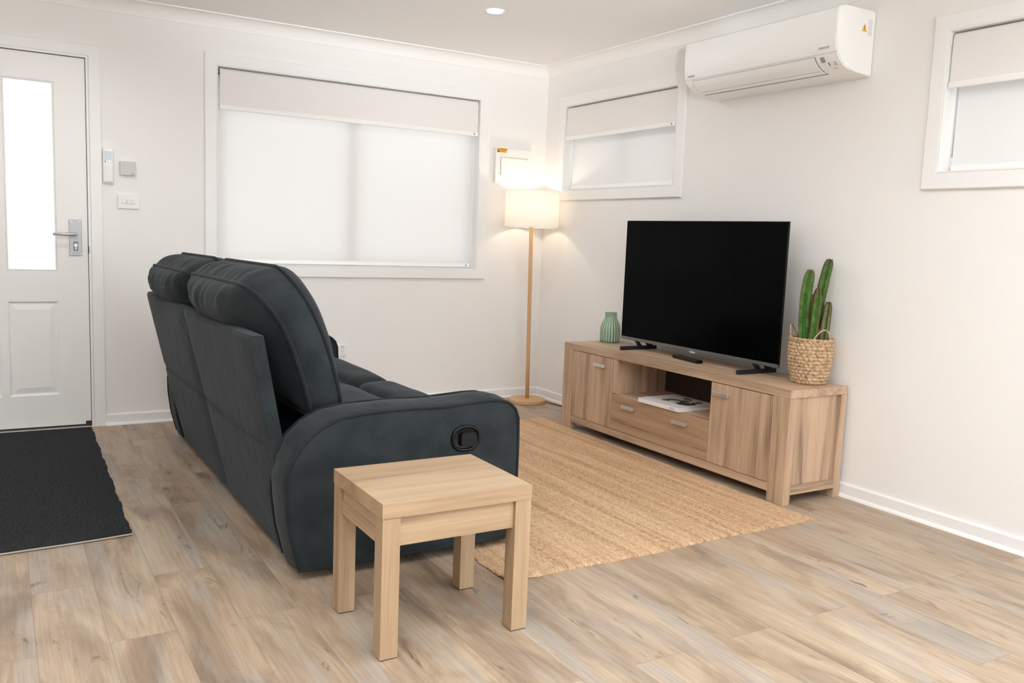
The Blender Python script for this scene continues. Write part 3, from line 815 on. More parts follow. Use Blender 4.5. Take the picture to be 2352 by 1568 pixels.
box('divider', CX + .020, CXb - .0125, -1.508, -1.470, 0.087, 0.500, M['oak_z'], cab, .0008)
box('divider_face', CX + .0015, CX + .0195, -1.508, -1.4705, 0.2985, 0.4985, M['oak_z'], cab, .0005)
box('divider', CX + .020, CXb - .0125, -2.300, -2.282, 0.087, 0.500, M['oak_z'], cab, .0008)
box('shelf', CX + .006, CXb - .0125, -2.2815, -1.5085, 0.280, 0.2975, M['oak_y'], cab, .0006)
def knob(y, z, par):
    bm = bmesh.new(); add_box(bm, CX - .024, CX - .016, y - .053, y + .053, z - .0095, z + .0095, .0012)
    add_box(bm, CX - .017, CX - .0002, y - .045, y - .037, z - .005, z + .005); add_box(bm, CX - .017, CX - .0002, y + .037, y + .045, z - .005, z + .005)
    return emit('handle', bm, M['handle'], par, label='brushed metal bar handle')
g = .0022
d1 = box('door', CX, CX + .018, -1.4685 + g / 2, -1.063 - g, 0.0865 + g, 0.4990 - g, M['oak_door'], cab, .0012)
knob(-1.356, 0.446, d1)
d2 = box('door', CX, CX + .018, -2.683 + g, -2.2785 - g / 2, 0.0865 + g, 0.4990 - g, M['oak_door2'], cab, .0012)
knob(-2.3585, 0.4475, d2)
dr = box('drawer', CX, CX + .018, -2.2785 + g / 2, -1.4685 - g / 2, 0.0865 + g, 0.2945, M['oak_drawer'], cab, .0012)
knob(-1.643, 0.2415, dr); knob(-2.075, 0.2435, dr)
bm = bmesh.new(); add_tube(bm, [(CXb - .0125, -2.225, 0.345), (CXb - .022, -2.225, 0.345)], [0.028, 0.024], 20); emit('cable_grommet', bm, M['black_matt'], cab)

# ------------------------------------------------------------------ television
TX = -0.190; TY0, TY1 = -2.498, -1.247; TZ0, TZ1 = 0.601, 1.3065
tv = thing('television', (TX + .03, (TY0 + TY1) / 2, 0.538), 'large black flat screen television standing on the oak cabinet', 'television')
bm = bmesh.new(); add_box(bm, TX, TX + .012, TY0, TY1, TZ0, TZ1, .0015); emit('frame', bm, M['black'], tv)
box('screen', TX - .0012, TX + .0002, TY0 + .004, TY1 - .004, TZ0 + .008, TZ1 - .004, M['screen'], tv, .0004)
bm = bmesh.new(); add_box(bm, TX - .003, TX + .013, TY0 + .001, TY1 - .001, TZ0 - .012, TZ0 + .0055, .0015); bz = emit('bottom_bezel', bm, simple('dark_silver', (0.20, 0.20, 0.20), 0.38, 0.7), tv)
bm = bmesh.new(); add_box(bm, TX - .0045, TX + .004, -1.905, -1.865, TZ0 - .018, TZ0 - .011, .001); emit('logo_tab', bm, M['plastic_grey'], bz)
text('maker_text', 'Hisense', 0.0085, (TX - .0034, -1.868, TZ0 - .0075), (PI / 2, 0, -PI / 2), M['alu'], bz)
bm = bmesh.new(); add_box(bm, TX + .0125, TX + .048, TY0 + .20, TY1 - .20, TZ0 + .02, TZ0 + .38, .012); add_box(bm, TX + .0125, TX + .02, TY0 + .02, TY1 - .02, TZ0 + .005, TZ1 - .02, .003); emit('rear_housing', bm, M['black_matt'], tv)
stand_mat = simple('satin_navy_black', (0.012, 0.014, 0.02), 0.35)
for yc, nm_ in ((-1.392, 0), (-2.340, 1)):
    bm = bmesh.new()
    add_box(bm, -0.302, -0.034, yc - .010, yc + .010, 0.5385, 0.560, .001)
    # Two slanted arms rising to the panel
    add_prism(bm, [(-0.170, 0.5595), (-0.150, 0.5595), (TX + .010, 0.592), (TX - .008, 0.592)], 'y', yc - .016, yc + .008)
    add_prism(bm, [(-0.098, 0.5595), (-0.060, 0.5595), (TX + .046, 0.640), (TX + .016, 0.640), (TX + .022, 0.592), (-0.112, 0.580)], 'y', yc - .010, yc + .010)
    emit('foot', bm, stand_mat, tv)

# ------------------------------------------------------------------ small things on the cabinet
rm = thing('tv_remote', (-0.215, -1.865, 0.538), 'slim black remote control lying on the cabinet before the television', 'remote control')
def rot_box(bm, c, sx, sy, z0, z1, ang, bev):
    b = bmesh.new(); add_box(b, -sx / 2, sx / 2, -sy / 2, sy / 2, z0, z1, bev, 3)
    bmesh.ops.rotate(b, verts=b.verts, cent=(0, 0, 0), matrix=Matrix.Rotation(ang, 3, 'Z')); bmesh.ops.translate(b, verts=b.verts, vec=(c[0], c[1], 0)); merge(bm, b)
ra = -0.16
bm = bmesh.new(); rot_box(bm, (-0.206, -1.865), 0.045, 0.245, 0.5385, 0.556, ra, .006); emit('body', bm, M['black'], rm)
bm = bmesh.new()
for i in range(9):
    for j in (-1, 0, 1):
        p = Vector((j * .011, -0.09 + i * .021)); p = Matrix.Rotation(ra, 2) @ p
        rot_box(bm, (-0.206 + p.x, -1.865 + p.y), .008, .010, .5558, .5572, ra, .0004)
emit('buttons', bm, simple('soft_black_rubber', (0.02, 0.02, 0.02), 0.5), rm)

vc = (-0.122, -1.047)
va = thing('vase', (*vc, 0.538), 'small sage green ribbed ceramic vase with pale stripes left of television', 'vase')
vp = [(0.050, 0.5385), (0.060, 0.541), (0.0635, 0.556), (0.0645, 0.600), (0.0635, 0.630), (0.058, 0.652), (0.049, 0.671), (0.041, 0.685), (0.0372, 0.697), (0.0362, 0.712), (0.0375, 0.722), (0.0385, 0.7285), (0.0355, 0.7285), (0.0335, 0.715), (0.034, 0.695), (0.046, 0.662), (0.058, 0.62), (0.058, 0.56), (0.02, 0.548)]
lathe('body', vp, vc[0], vc[1], M['vase'], va, 132, fn=lambda a, z: 1 + 0.020 * math.cos(22 * a), deg=70)

# book on the shelf
bk = thing('book', (-0.295, -1.895, 0.2975), 'large white book with a leaf photo on its cover in the niche', 'book')
ba = 0.02
BC = (-0.292, -1.893)
bm = bmesh.new(); rot_box(bm, BC, 0.262, 0.318, 0.3005, 0.3185, ba, 0); emit('pages', bm, M['paper'], bk)
bm = bmesh.new(); rot_box(bm, BC, 0.268, 0.326, 0.2980, 0.3005, ba, 0); rot_box(bm, BC, 0.268, 0.326, 0.3185, 0.3210, ba, 0)
q = Matrix.Rotation(ba, 2) @ Vector((-0.133, 0)); rot_box(bm, (BC[0] + q.x, BC[1] + q.y), 0.003, 0.326, 0.2980, 0.3210, ba, 0)
cv = emit('cover', bm, M['bookcover'], bk)
random.seed(11)
for k in range(30):
    px, py = random.uniform(-0.04, 0.10), random.uniform(-0.125, 0.05)
    an = random.uniform(0, 2 * PI); l = random.uniform(.035, .065); w = l * random.uniform(.18, .3)
    bmx = bmesh.new()
    vs = []
    for t in range(10):
        tt = 2 * PI * t / 10; v2 = Matrix.Rotation(an, 2) @ Vector((l * .5 * math.cos(tt), w * math.sin(tt) * (1 - .4 * math.cos(tt))))
        v2 = Matrix.Rotation(ba, 2) @ (v2 + Vector((px, py)))
        vs.append(bmx.verts.new((BC[0] + v2.x, BC[1] + v2.y, .32125 + k * 1.2e-5)))
    bmx.faces.new(vs)
    emit('leaf_print', bmx, M['leafprint'] if k % 3 == 0 else M['darkprint'], cv)
for (ya, yb) in ((-1.765, -1.755), (-1.79, -1.772), (-1.99, -2.03)): bm = bmesh.new(); add_box(bm, BC[0] - .1355, BC[0] - .1338, min(ya, yb), max(ya, yb), .304, .315); emit('spine_print', bm, M['plastic_grey'], cv)

# potted cactus ------------------------------------------------------------
pc = (-0.137, -2.644)
pot = thing('potted_cactus', (*pc, 0.538), 'tall green cactus in woven seagrass basket at the right end of cabinet', 'plant')
rows, colsn = 13, 26
prof = []
zb, zt_ = 0.5385, 0.752
def brad(t): return smooth_table([(0, .079), (.12, .087), (.35, .098), (.6, .1035), (.85, .104), (1, .101)], t)
bm = bmesh.new(); R = []
nr, nk = rows * 6, colsn * 6
for i in range(nr + 1):
    t = i / nr; ring = []
    row = int(t * rows - 1e-6); fr = t * rows - row
    for k in range(nk):
        a = 2 * PI * k / nk
        ph = a * colsn / 2 + (PI / 2 if row % 2 else 0)
        env = math.sin(PI * min(max(fr, 0), 1))
        dr_ = 0.0085 * env ** .7 * (0.25 + 0.75 * math.sin(ph + 0.9 * (fr - .5)) ** 2) + 0.0012 * math.sin(37 * a + row * 5) * env
        rr = brad(t) - .0055 + dr_
        ring.append(bm.verts.new((pc[0] + rr * math.cos(a), pc[1] + rr * math.sin(a), zb + (zt_ - zb) * t)))
    R.append(ring)
for t, rr in ((1.0, .093), (0.93, .091), (0.5, .089), (0.1, .07)):
    R.append([bm.verts.new((pc[0] + rr * math.cos(2 * PI * k / nk), pc[1] + rr * math.sin(2 * PI * k / nk), zb + (zt_ - zb) * t)) for k in range(nk)])
for a_, b_ in zip(R, R[1:]):
    for k in range(nk): bm.faces.new((a_[k], a_[(k + 1) % nk], b_[(k + 1) % nk], b_[k]))
bm.faces.new(R[0][::-1]); bm.faces.new(R[-1])
bask = emit('basket', bm, M['seagrass'], pot, smooth=True)
bm = bmesh.new()
for s in (0, PI):
    add_tube(bm, [(pc[0] + (.0985 + .0032 * math.cos(s + 20 * 2 * PI * k / 160)) * math.cos(2 * PI * k / 160), pc[1] + (.0985 + .0032 * math.cos(s + 20 * 2 * PI * k / 160)) * math.sin(2 * PI * k / 160), zt_ + .0035 * math.sin(s + 20 * 2 * PI * k / 160)) for k in range(160)], .0046, 6, True)
emit('rim', bm, M['seagrass'], bask, smooth=True)
for (a0, hh) in ((math.radians(-108), .052), (math.radians(112), .060)):
    c = math.radians(0); pts = []
    for i in range(25):
        t = i / 24; a = a0 - .48 + .96 * t
        z = zt_ + hh * math.sin(PI * t) ** .8
        rr = .096 + .006 * math.sin(PI * t)
        pts.append((pc[0] + rr * math.cos(a), pc[1] + rr * math.sin(a), z))
    bm = bmesh.new(); add_tube(bm, pts, .0033, 8); emit('basket_handle', bm, M['seagrass'], bask, smooth=True)
lathe('soil', [(0.0905, 0.728), (0.090, 0.731), (0.05, 0.735), (0.004, 0.736)], pc[0], pc[1], M['soil'], pot, 32, False, True)
tube('nursery_pot_tag', [(pc[0] + .005, pc[1] - .03, .73), (pc[0] + .003, pc[1] - .031, .792)], [.003, .003], M['black_matt'], pot, 6)

def stem(base, top, r0, r1, h0, h1, mat, ribs=5, seed=0, bend=(0, 0)):
    rnd = random.Random(seed)
    bm = bmesh.new(); n = ribs * 8; NS = 40; R = []
    bms = bmesh.new()
    tw0 = rnd.uniform(0, 2)
    for i in range(NS + 1):
        t = i / NS
        c = Vector((base[0] + (top[0] - base[0]) * t + bend[0] * math.sin(PI * t), base[1] + (top[1] - base[1]) * t + bend[1] * math.sin(PI * t), h0 + (h1 - h0) * t))
        r_ = (r0 + (r1 - r0) * t) * (1 + .05 * math.sin(9 * t + seed))
        L_ = h1 - h0
        tip = max(0.0, (t - (1 - .05 / max(L_, .1))) / (.05 / max(L_, .1)))
        r_ *= math.sqrt(max(0.0, 1 - tip * tip)) * .9 + .1
        if t < .06: r_ *= .8 + .2 * t / .06
        ring = []
        for k in range(n):
            a = 2 * PI * k / n
            w = abs(((a * ribs / (2 * PI)) % 1) * 2 - 1)          # 1 on the rib
            rr = r_ * (.52 + .48 * w ** 1.5) * (1 + (.05 * math.sin(i * 2.1) * w ** 3))
            ring.append(bm.verts.new(c + Vector((rr * math.cos(a + tw0), rr * math.sin(a + tw0), 0))))
        R.append(ring)
        if 0.03 < t < .985:
            for kk in range(ribs):
                a = 2 * PI * kk / ribs + tw0
                a += 0
                d = Vector((math.cos(a), math.sin(a), .25)).normalized()
                p = c + d * r_ * .97
                s = Vector((-d.y, d.x, 0)) * .0030
                u = Vector((0, 0, .0050))
                q = [bms.verts.new(p + s - u - d * .004), bms.verts.new(p - s - u - d * .004), bms.verts.new(p - s + u - d * .004), bms.verts.new(p + s + u - d * .004)]
                tp = bms.verts.new(p + d * .0036)
                for x in range(4): bms.faces.new((q[x], q[(x + 1) % 4], tp))
    for a_, b_ in zip(R, R[1:]):
        for k in range(n): bm.faces.new((a_[k], a_[(k + 1) % n], b_[(k + 1) % n], b_[k]))
    bm.faces.new(R[0][::-1]); bm.faces.new(R[-1])
    o = emit('cactus_stem', bm, mat, pot, smooth=True)
    emit('spines', bms, M['spine'], o)
    return o
# image-left direction along the wall is (-0.857, 0.515) as the camera sees it
lv, fv = Vector((-0.857, 0.515)), Vector((-0.515, -0.857))
def at(l, f): p = Vector(pc) + lv * l + fv * f; return (p.x, p.y)
stem(at(.040, .010), at(.028, -.01), .027, .026, .73, 1.082, M['cactus'], 5, 1, (lv.x * .014, lv.y * .014))
stem(at(.012, .036), at(-.006, .02), .026, .021, .73, .995, M['cactus'], 5, 2)
stem(at(-.022, -.020), at(-.066, -.03), .023, .026, .80, 1.135, M['cactus'], 5, 3, (lv.x * .008, lv.y * .008))
stem(at(-.044, .020), at(-.068, -.004), .023, .021, .73, .930, M['cactus_pale'], 5, 4)
stem(at(.018, -.005), at(.012, .004), .018, .014, .73, .965, M['cactus'], 4, 5)
tube('cut_stalk', [(*at(-.018, -.02), .73), (*at(-.020, -.02), .81)], [.018, .018], M['black_matt'], pot, 10)

# ------------------------------------------------------------------ side table
tb = thing('side_table', (-2.371, -3.135, 0), 'small pale oak side table with square legs in front of the sofa arm', 'table')
tx0, tx1, ty1, ty0, th = -2.6095, -2.1325, -2.938, -3.3315, 0.449
box('table_top', tx0, tx1, ty0, ty1, th - .0445, th, M['tbl_x'], tb, .0012)
lw = 0.053
for (x, y) in ((tx0 + .0015, ty0 + .0015), (tx1 - lw - .0015, ty0 + .0015), (tx0 + .0015, ty1 - lw - .0015), (tx1 - lw - .0015, ty1 - lw - .0015)):
    lg = box('leg', x, x + lw, y, y + lw, 0.003, th - .0448, M['tbl_z'], tb, .001)
    box('foot_pad', x + .003, x + lw - .003, y + .003, y + lw - .003, 0.0, 0.0032, M['black_matt'], lg, 0)
az0, az1 = th - .128, th - .0452
for yy in (ty0 + .012, ty1 - .028): box('apron', tx0 + lw + .002, tx1 - lw - .002, yy, yy + .016, az0, az1, M['tbl_x'], tb, .0008)
for xx in (tx0 + .0125, tx1 - .0285): box('apron', xx, xx + .016, ty0 + lw + .002, ty1 - lw - .002, az0 + .04, az1, M['tbl_y'], tb, .0008)
for xx in (tx0 + .0125, tx1 - .0285): box('stretcher', xx - .004, xx + .012, ty0 + lw + .002, ty1 - lw - .002, az0, az0 + .0395, M['tbl_y'], tb, .0008)

# ------------------------------------------------------------------ rugs
rug = None
bm = bmesh.new()
RC = [(-2.012, -3.012), (-0.440, -2.985), (-0.4185, -0.735), (-1.99, -0.735)]   # near-left, near-right, far-right, far-left
nx, ny = 120, 170
def rugp(u, v):
    a = Vector(RC[0]).lerp(Vector(RC[1]), u); b = Vector(RC[3]).lerp(Vector(RC[2]), u)
    return a.lerp(b, v)
rnd = random.Random(3)
jag = [rnd.uniform(-1, 1) for _ in range(400)]
top = []; 
def rugz(u, v):
    p = rugp(u, v)
    z = 0.0085 + 0.0008 * math.sin(u * 95) * math.sin(v * 60)
    e = min(u, 1 - u, v * 1.5, (1 - v) * 1.5)
    if e < .006: z -= .003
    d = math.hypot((u) * 1.57, v * 2.25)                  # curl of the near left corner
    if d < .22: z += .012 * (1 - d / .22) ** 2
    return z
for j in range(ny + 1):
    row = []
    for i in range(nx + 1):
        u, v = i / nx, j / ny
        p = rugp(u, v)
        ox = oy = 0
        if i in (0, nx): ox = .0035 * jag[j] + .003 * math.sin(j * .35)
        if j in (0, ny): oy = .002 * jag[(i + 200) % 400] + .0045 * math.sin(i * .10) + .002 * math.sin(i * .33)
        row.append(bm.verts.new((p.x + ox, p.y + oy, rugz(u, v))))
    top.append(row)
for j in range(ny):
    for i in range(nx): bm.faces.new((top[j][i], top[j][i + 1], top[j + 1][i + 1], top[j + 1][i]))
# skirt down and underside
bnd = [top[0][i] for i in range(nx + 1)] + [top[j][nx] for j in range(1, ny + 1)] + [top[ny][i] for i in range(nx - 1, -1, -1)] + [top[j][0] for j in range(ny - 1, 0, -1)]
low = [bm.verts.new((v.co.x, v.co.y, max(0.0006, v.co.z - .0075))) for v in bnd]
k = len(bnd)
for i in range(k): bm.faces.new((bnd[i], low[i], low[(i + 1) % k], bnd[(i + 1) % k]))
rug = tag(emit('jute_rug', bm, M['jute'], None, smooth=False, origin=(-1.2, -1.9, 0)), 'natural woven jute rug between the sofa and the television cabinet', 'rug')
sharp(rug, 40)

mat = thing('door_mat', (-3.5, -1.0, 0), 'charcoal carpet mat with pale underside edge in front of the door', 'mat')
bm = bmesh.new(); nx, ny = 40, 160
MC = [(-4.02, -2.06), (-3.072, -2.012), (-3.040, -0.045), (-3.96, -0.045)]
top = []
for j in range(ny + 1):
    row = []
    for i in range(nx + 1):
        u, v = i / nx, j / ny
        a = Vector(MC[0]).lerp(Vector(MC[1]), u); b = Vector(MC[3]).lerp(Vector(MC[2]), u); p = a.lerp(b, v)
        ox = (.0018 * jag[j] + .003 * math.sin(j * .23) + .0015 * math.sin(j * .61)) if i in (0, nx) else 0
        lift = .006 * max(0, 1 - v / .05) ** 2
        if v < .08: p.y += .012 * max(0, (u - .75) / .25) ** 2 * (1 - v / .08)
        row.append(bm.verts.new((p.x + ox, p.y, 0.0065 + lift)))
    top.append(row)
for j in range(ny):
    for i in range(nx): bm.faces.new((top[j][i], top[j][i + 1], top[j + 1][i + 1], top[j + 1][i]))
bnd = [top[0][i] for i in range(nx + 1)] + [top[j][nx] for j in range(1, ny + 1)] + [top[ny][i] for i in range(nx - 1, -1, -1)] + [top[j][0] for j in range(ny - 1, 0, -1)]
low = [bm.verts.new((v.co.x, v.co.y, max(.003, v.co.z - .004))) for v in bnd]; k = len(bnd)
for i in range(k): bm.faces.new((bnd[i], low[i], low[(i + 1) % k], bnd[(i + 1) % k]))
emit('pile', bm, M['mat'], mat)
bm = bmesh.new()
pts = []
for i in range(41):
    u = i / 40; p = Vector(MC[0]).lerp(Vector(MC[1]), u); pts.append((p.x, p.y - .002 + .012 * max(0, (u - .75) / .25) ** 2, .0055))
add_tube(bm, pts, .0034, 6)
add_box(bm, -3.95, -3.085, -1.985, -0.06, 0.0004, 0.0028)
emit('backing', bm, M['mat_edge'], mat, label='pale backing edge')

# ------------------------------------------------------------------ sofa
sofa = thing('sofa', (-2.22, -1.56, 0), 'charcoal suede recliner sofa with two padded backs, seen from behind', 'sofa')

def cushion(name, outline, mapf, parent, bulge, band_bulge=0.0, NB=5, NF=9, nout=96, wr=None, mat=None, piping=True, pr=.0075, pname='piping', centre=None, fall=2.6):
    """A boxed cushion: outline (closed 2-D), mapf(a, b, t) -> world; t=0 rear rim, t=1 front rim; t<0 / >1 = face bulge in metres past the rim."""
    O = resample([Vector(p) for p in outline], nout)
    c = centre if centre is not None else sum(O, Vector((0, 0))) / nout
    c = Vector(c)
    nrm = []
    for i in range(nout):
        t = O[(i + 1) % nout] - O[i - 1]; nv = Vector((t.y, -t.x)).normalized()
        if nv.dot(O[i] - c) < 0: nv = -nv
        nrm.append(nv)
    bm = bmesh.new(); rings = []
    def face(side):
        out = []
        for k in range(1, NF + 1):
            s = math.sin(PI / 2 * k / NF)             # denser near the rim
            ring = []
            for i in range(nout):
                p = c + (O[i] - c) * s
                h = bulge(side, p.x, p.y) * (1 - s ** fall) ** .6 if s < 1 else 0
                if wr: h += wr(side, i / nout, s, p)
                ring.append((p.x, p.y, h))
            out.append(ring)
        return out
    F0, F1 = face(0), face(1)
    v0 = bm.verts.new(mapf(c.x, c.y, ('r', bulge(0, c.x, c.y))))
    v1 = bm.verts.new(mapf(c.x, c.y, ('f', bulge(1, c.x, c.y))))
    for ring in F0: rings.append([bm.verts.new(mapf(a, b, ('r', h))) for a, b, h in ring])
    for k in range(1, NB):
        t = k / NB; g_ = band_bulge * math.sin(PI * t)
        ring = []
        for i in range(nout):
            gg = g_ + (wr('b', i / nout, t, O[i]) if wr else 0)
            p = O[i] + nrm[i] * gg
            ring.append(bm.verts.new(mapf(p.x, p.y, ('m', t))))
        rings.append(ring)
    for ring in reversed(F1): rings.append([bm.verts.new(mapf(a, b, ('f', h))) for a, b, h in ring])
    for i in range(nout): bm.faces.new((v0, rings[0][(i + 1) % nout], rings[0][i])); bm.faces.new((v1, rings[-1][i], rings[-1][(i + 1) % nout]))
    for ra_, rb_ in zip(rings, rings[1:]):
        for i in range(nout): bm.faces.new((ra_[i], ra_[(i + 1) % nout], rb_[(i + 1) % nout], rb_[i]))
    o = emit(name, bm, mat or M['suede'], parent, smooth=True)
    if piping:
        for side in ('r', 'f'):
            pts = [mapf(O[i].x + nrm[i].x * .002, O[i].y + nrm[i].y * .002, (side, 0.001)) for i in range(nout)]
            bm = bmesh.new(); add_tube(bm, pts, pr, 8, True); emit(pname, bm, M['piping'], o, smooth=True)
    return o

# --- frame
def lean(z, top): return -2.635 + (top + 2.635) * (z - .03) / .79
fr = bmesh.new()
add_box(fr, -2.60, -1.86, -2.50, -0.62, 0.045, 0.30, .01)
emit('base_frame', fr, M['suede'], sofa)
for (x, y) in ((-2.55, -2.60), (-2.55, -.52), (-1.90, -2.60), (-1.90, -.52)):
    zb_ = 0.0 if x < -2.1 else 0.0100
    lathe('foot', [(0.022, zb_ + .0004), (0.025, zb_ + .004), (0.025, .047)], x, y, M['black_matt'], sofa, 20)

# --- two back panels (rear shells), each leaning
def back_panel(y0, y1, xt0, xt1, name='back_panel'):
    bm = bmesh.new(); nz, ny_ = 60, 14
    grid = []
    th_ = .055
    for f in (0, 1):
        g_ = []
        for j in range(nz + 1):
            z = .032 + (.820 - .032) * j / nz
            row = []
            for i in range(ny_ + 1):
                t = i / ny_; e0, e1 = y0, y1
                if y0 < -2: e1 = y1 + .085 * z / .82
                else: e0 = y0 + .085 * z / .82
                y = e0 + (e1 - e0) * t
                xt = xt0 + (xt1 - xt0) * t
                x = lean(z, xt) + (f * (th_ - .02 * (z < .3)))
                ed = min(t, 1 - t, ) * (y1 - y0)
                inset = .010 * max(0, 1 - ed / .02) ** 2
                puff = .010 * math.sin(PI * t) * math.sin(PI * min(1, j / nz * 1.05))
                if f == 0: x += inset - puff + .012 * max(0, 1 - (.820 - z) / .02) ** 2 + .006 * math.exp(-((z - .43) / .010) ** 2)
                row.append(bm.verts.new((x, y, z)))
            g_.append(row)
        grid.append(g_)
    for f in (0, 1):
        for j in range(nz):
            for i in range(ny_): bm.faces.new((grid[f][j][i], grid[f][j][i + 1], grid[f][j + 1][i + 1], grid[f][j + 1][i]))
    def strip(a, b):
        for k_ in range(len(a) - 1): bm.faces.new((a[k_], a[k_ + 1], b[k_ + 1], b[k_]))
    strip(grid[0][0], grid[1][0]); strip(grid[0][-1], grid[1][-1])
    strip([r_[0] for r_ in grid[0]], [r_[0] for r_ in grid[1]]); strip([r_[-1] for r_ in grid[0]], [r_[-1] for r_ in grid[1]])
    o = emit(name, bm, M['suede'], sofa)
    sharp(o, 50)
    return o
back_panel(-2.565, -1.605, -2.783, -2.812)
back_panel(-1.599, -0.540, -2.812, -2.820)

# --- back cushions
SS = (0, .15, .33, .50, .66, .80, .92, 1)
REAR = list(zip(SS, (-2.524, -2.545, -2.570, -2.600, -2.640, -2.688, -2.725, -2.750)))
REARZ = list(zip(SS, (.510, .600, .680, .765, .850, .915, .955, .977)))
FRON = list(zip(SS, (-2.415, -2.429, -2.452, -2.479, -2.512, -2.547, -2.585, -2.615)))
FRONZ = list(zip(SS, (.535, .606, .692, .778, .856, .925, .990, 1.038)))
def back_map(a, b, tt):
    k, v = tt
    s = b / .56
    def R_(s): return Vector((smooth_table(REAR, s), a, smooth_table(REARZ, s)))
    def F_(s): return Vector((smooth_table(FRON, s), a, smooth_table(FRONZ, s)))
    s_ = min(max(s, 0), 1)
    r_, f_ = R_(s_), F_(s_)
    ex = s - s_
    up = ((R_(1) - R_(.8)).normalized() if ex > 0 else (R_(.15) - R_(0)).normalized()) * (ex * .56)
    if k == 'm': p = r_.lerp(f_, v)
    elif k == 'r':
        d = Vector((-1, 0, -.12)); p = r_ + d * v
    else:
        d = (f_ - r_).normalized(); p = f_ + d * v
    q = (a + 2.455) / 1.85                      # the far seat is let back a little further
    return p + up + Vector((-.050 * q * (.35 + .65 * s_), 0, -.010 * q * s_))
def back_bulge(side, a, b):
    s = b / .56
    yn = abs(a + (1.9935 if a < -1.512 else 1.051)) / (.4615 if a < -1.512 else .441)
    ky = max(0, 1 - yn ** 3.2) ** .6
    if side == 0: return .012 + ky * smooth_table([(0, .012), (.40, .028), (.52, .062), (.60, .108), (.70, .132), (.80, .110), (.90, .080), (1, .045)], s)
    return .026 + .054 * max(0, min(1, s))
def wrinkle(seed):
    rnd = random.Random(seed)
    ph = [rnd.uniform(0, 6.28) for _ in range(6)]; fq = [rnd.uniform(26, 62) for _ in range(6)]
    def f(side, u, s, p):
        w = sum(math.sin(2 * PI * 0 + fq[i] * p.x * 1.3 + ph[i] + 3 * p.y) for i in range(3)) / 3
        topn = max(0, min(1, (p.y / .56 - .62) / .2))
        if side == 0: return .0085 * w * topn * (math.sin(PI * min(1, s)) ** .6)
        if side == 'b': return .0075 * w * math.sin(PI * s) * topn
        return .004 * w * (math.sin(PI * min(1, s)) ** .6)
    return f
def back_outline(y0, y1, r0, r1):
    # corners: (y1,0),(y1,top),(y0,top),(y0,0)
    return rounded_rect(y0, y1, 0.0, 0.56, (.05, r1, r0, .05), 10)
cushion('back_cushion', back_outline(-2.455, -1.532, .155, .09), back_map, sofa, back_bulge, .020, 8, 16, 200, wrinkle(5), centre=(-1.99, .31), fall=6)
cushion('back_cushion', back_outline(-1.492, -0.610, .09, .155), back_map, sofa, back_bulge, .020, 8, 16, 200, wrinkle(9), centre=(-1.05, .31), fall=6)

# --- arms
ARM = [(-2.640, .040), (-2.668, .15), (-2.682, .26), (-2.684, .34), (-2.672, .405), (-2.640, .460), (-2.585, .510), (-2.515, .545), (-2.43, .557), (-2.335, .562), (-2.23, .563), (-2.12, .561), (-2.03, .567), (-1.95, .572), (-1.895, .572), (-1.850, .562), (-1.820, .537), (-1.806, .500), (-1.803, .42), (-1.803, .25), (-1.803, .040)]
def arm(y0, y1, ox=0.0):
    def mp(a, b, tt):
        k, v = tt
        a += ox * max(0, min(1, (a + 2.4) / .4))
        if k == 'm': return Vector((a, y0 + (y1 - y0) * v, b))
        sgn = 1 if y1 > y0 else -1
        if k == 'r': return Vector((a, y0 - sgn * v, b))
        return Vector((a, y1 + sgn * v, b))
    def bl(side, a, b): return .012 if side == 0 else .004
    def wr(side, u, s, p):
        if side == 'b': return .006 * math.sin(PI * s) * (1 if p.y > .3 else .2) + .0015 * math.sin(38 * p.x) * math.sin(PI * s)
        return 0
    return cushion('arm', ARM, mp, sofa, bl, .010, 6, 8, 150, wr, piping=True, pr=.0055, centre=(-2.2, .28))
a_near = arm(-2.700, -2.508)
arm(-0.420, -0.612, .022)

# recliner release handle on the near arm
hc = Vector((-2.033, -2.7085, .4445))
def ellipse(c, rx, rz, y, n=40, p=2.3): return [(c.x + rx * math.copysign(abs(math.cos(2 * PI * i / n)) ** (2 / p), math.cos(2 * PI * i / n)), y, c.z + rz * math.copysign(abs(math.sin(2 * PI * i / n)) ** (2 / p), math.sin(2 * PI * i / n))) for i in range(n)]
bm = bmesh.new(); add_tube(bm, ellipse(hc, .053, .043, -2.7135), .0065, 8, True)
bz = emit('recliner_handle', bm, M['black'], sofa, smooth=True, label='black plastic recliner release handle')
bm = bmesh.new(); E0 = [bm.verts.new(p) for p in ellipse(hc, .053, .045, -2.7135)]; E1 = [bm.verts.new(p) for p in ellipse(hc, .040, .032, -2.711)]
for i in range(40): bm.faces.new((E0[i], E0[(i + 1) % 40], E1[(i + 1) % 40], E1[i]))
bm.faces.new(E1); emit('dish', bm, M['black'], bz, smooth=True)
bm = bmesh.new(); LV = [(hc.x + .008 + x, hc.z - .004 + z) for x, z in rounded_rect(-.030, .034, -.026, .026, (.022, .018, .012, .012), 6)]; add_prism(bm, LV, 'y', -2.7245, -2.711); emit('lever', bm, M['black'], bz)

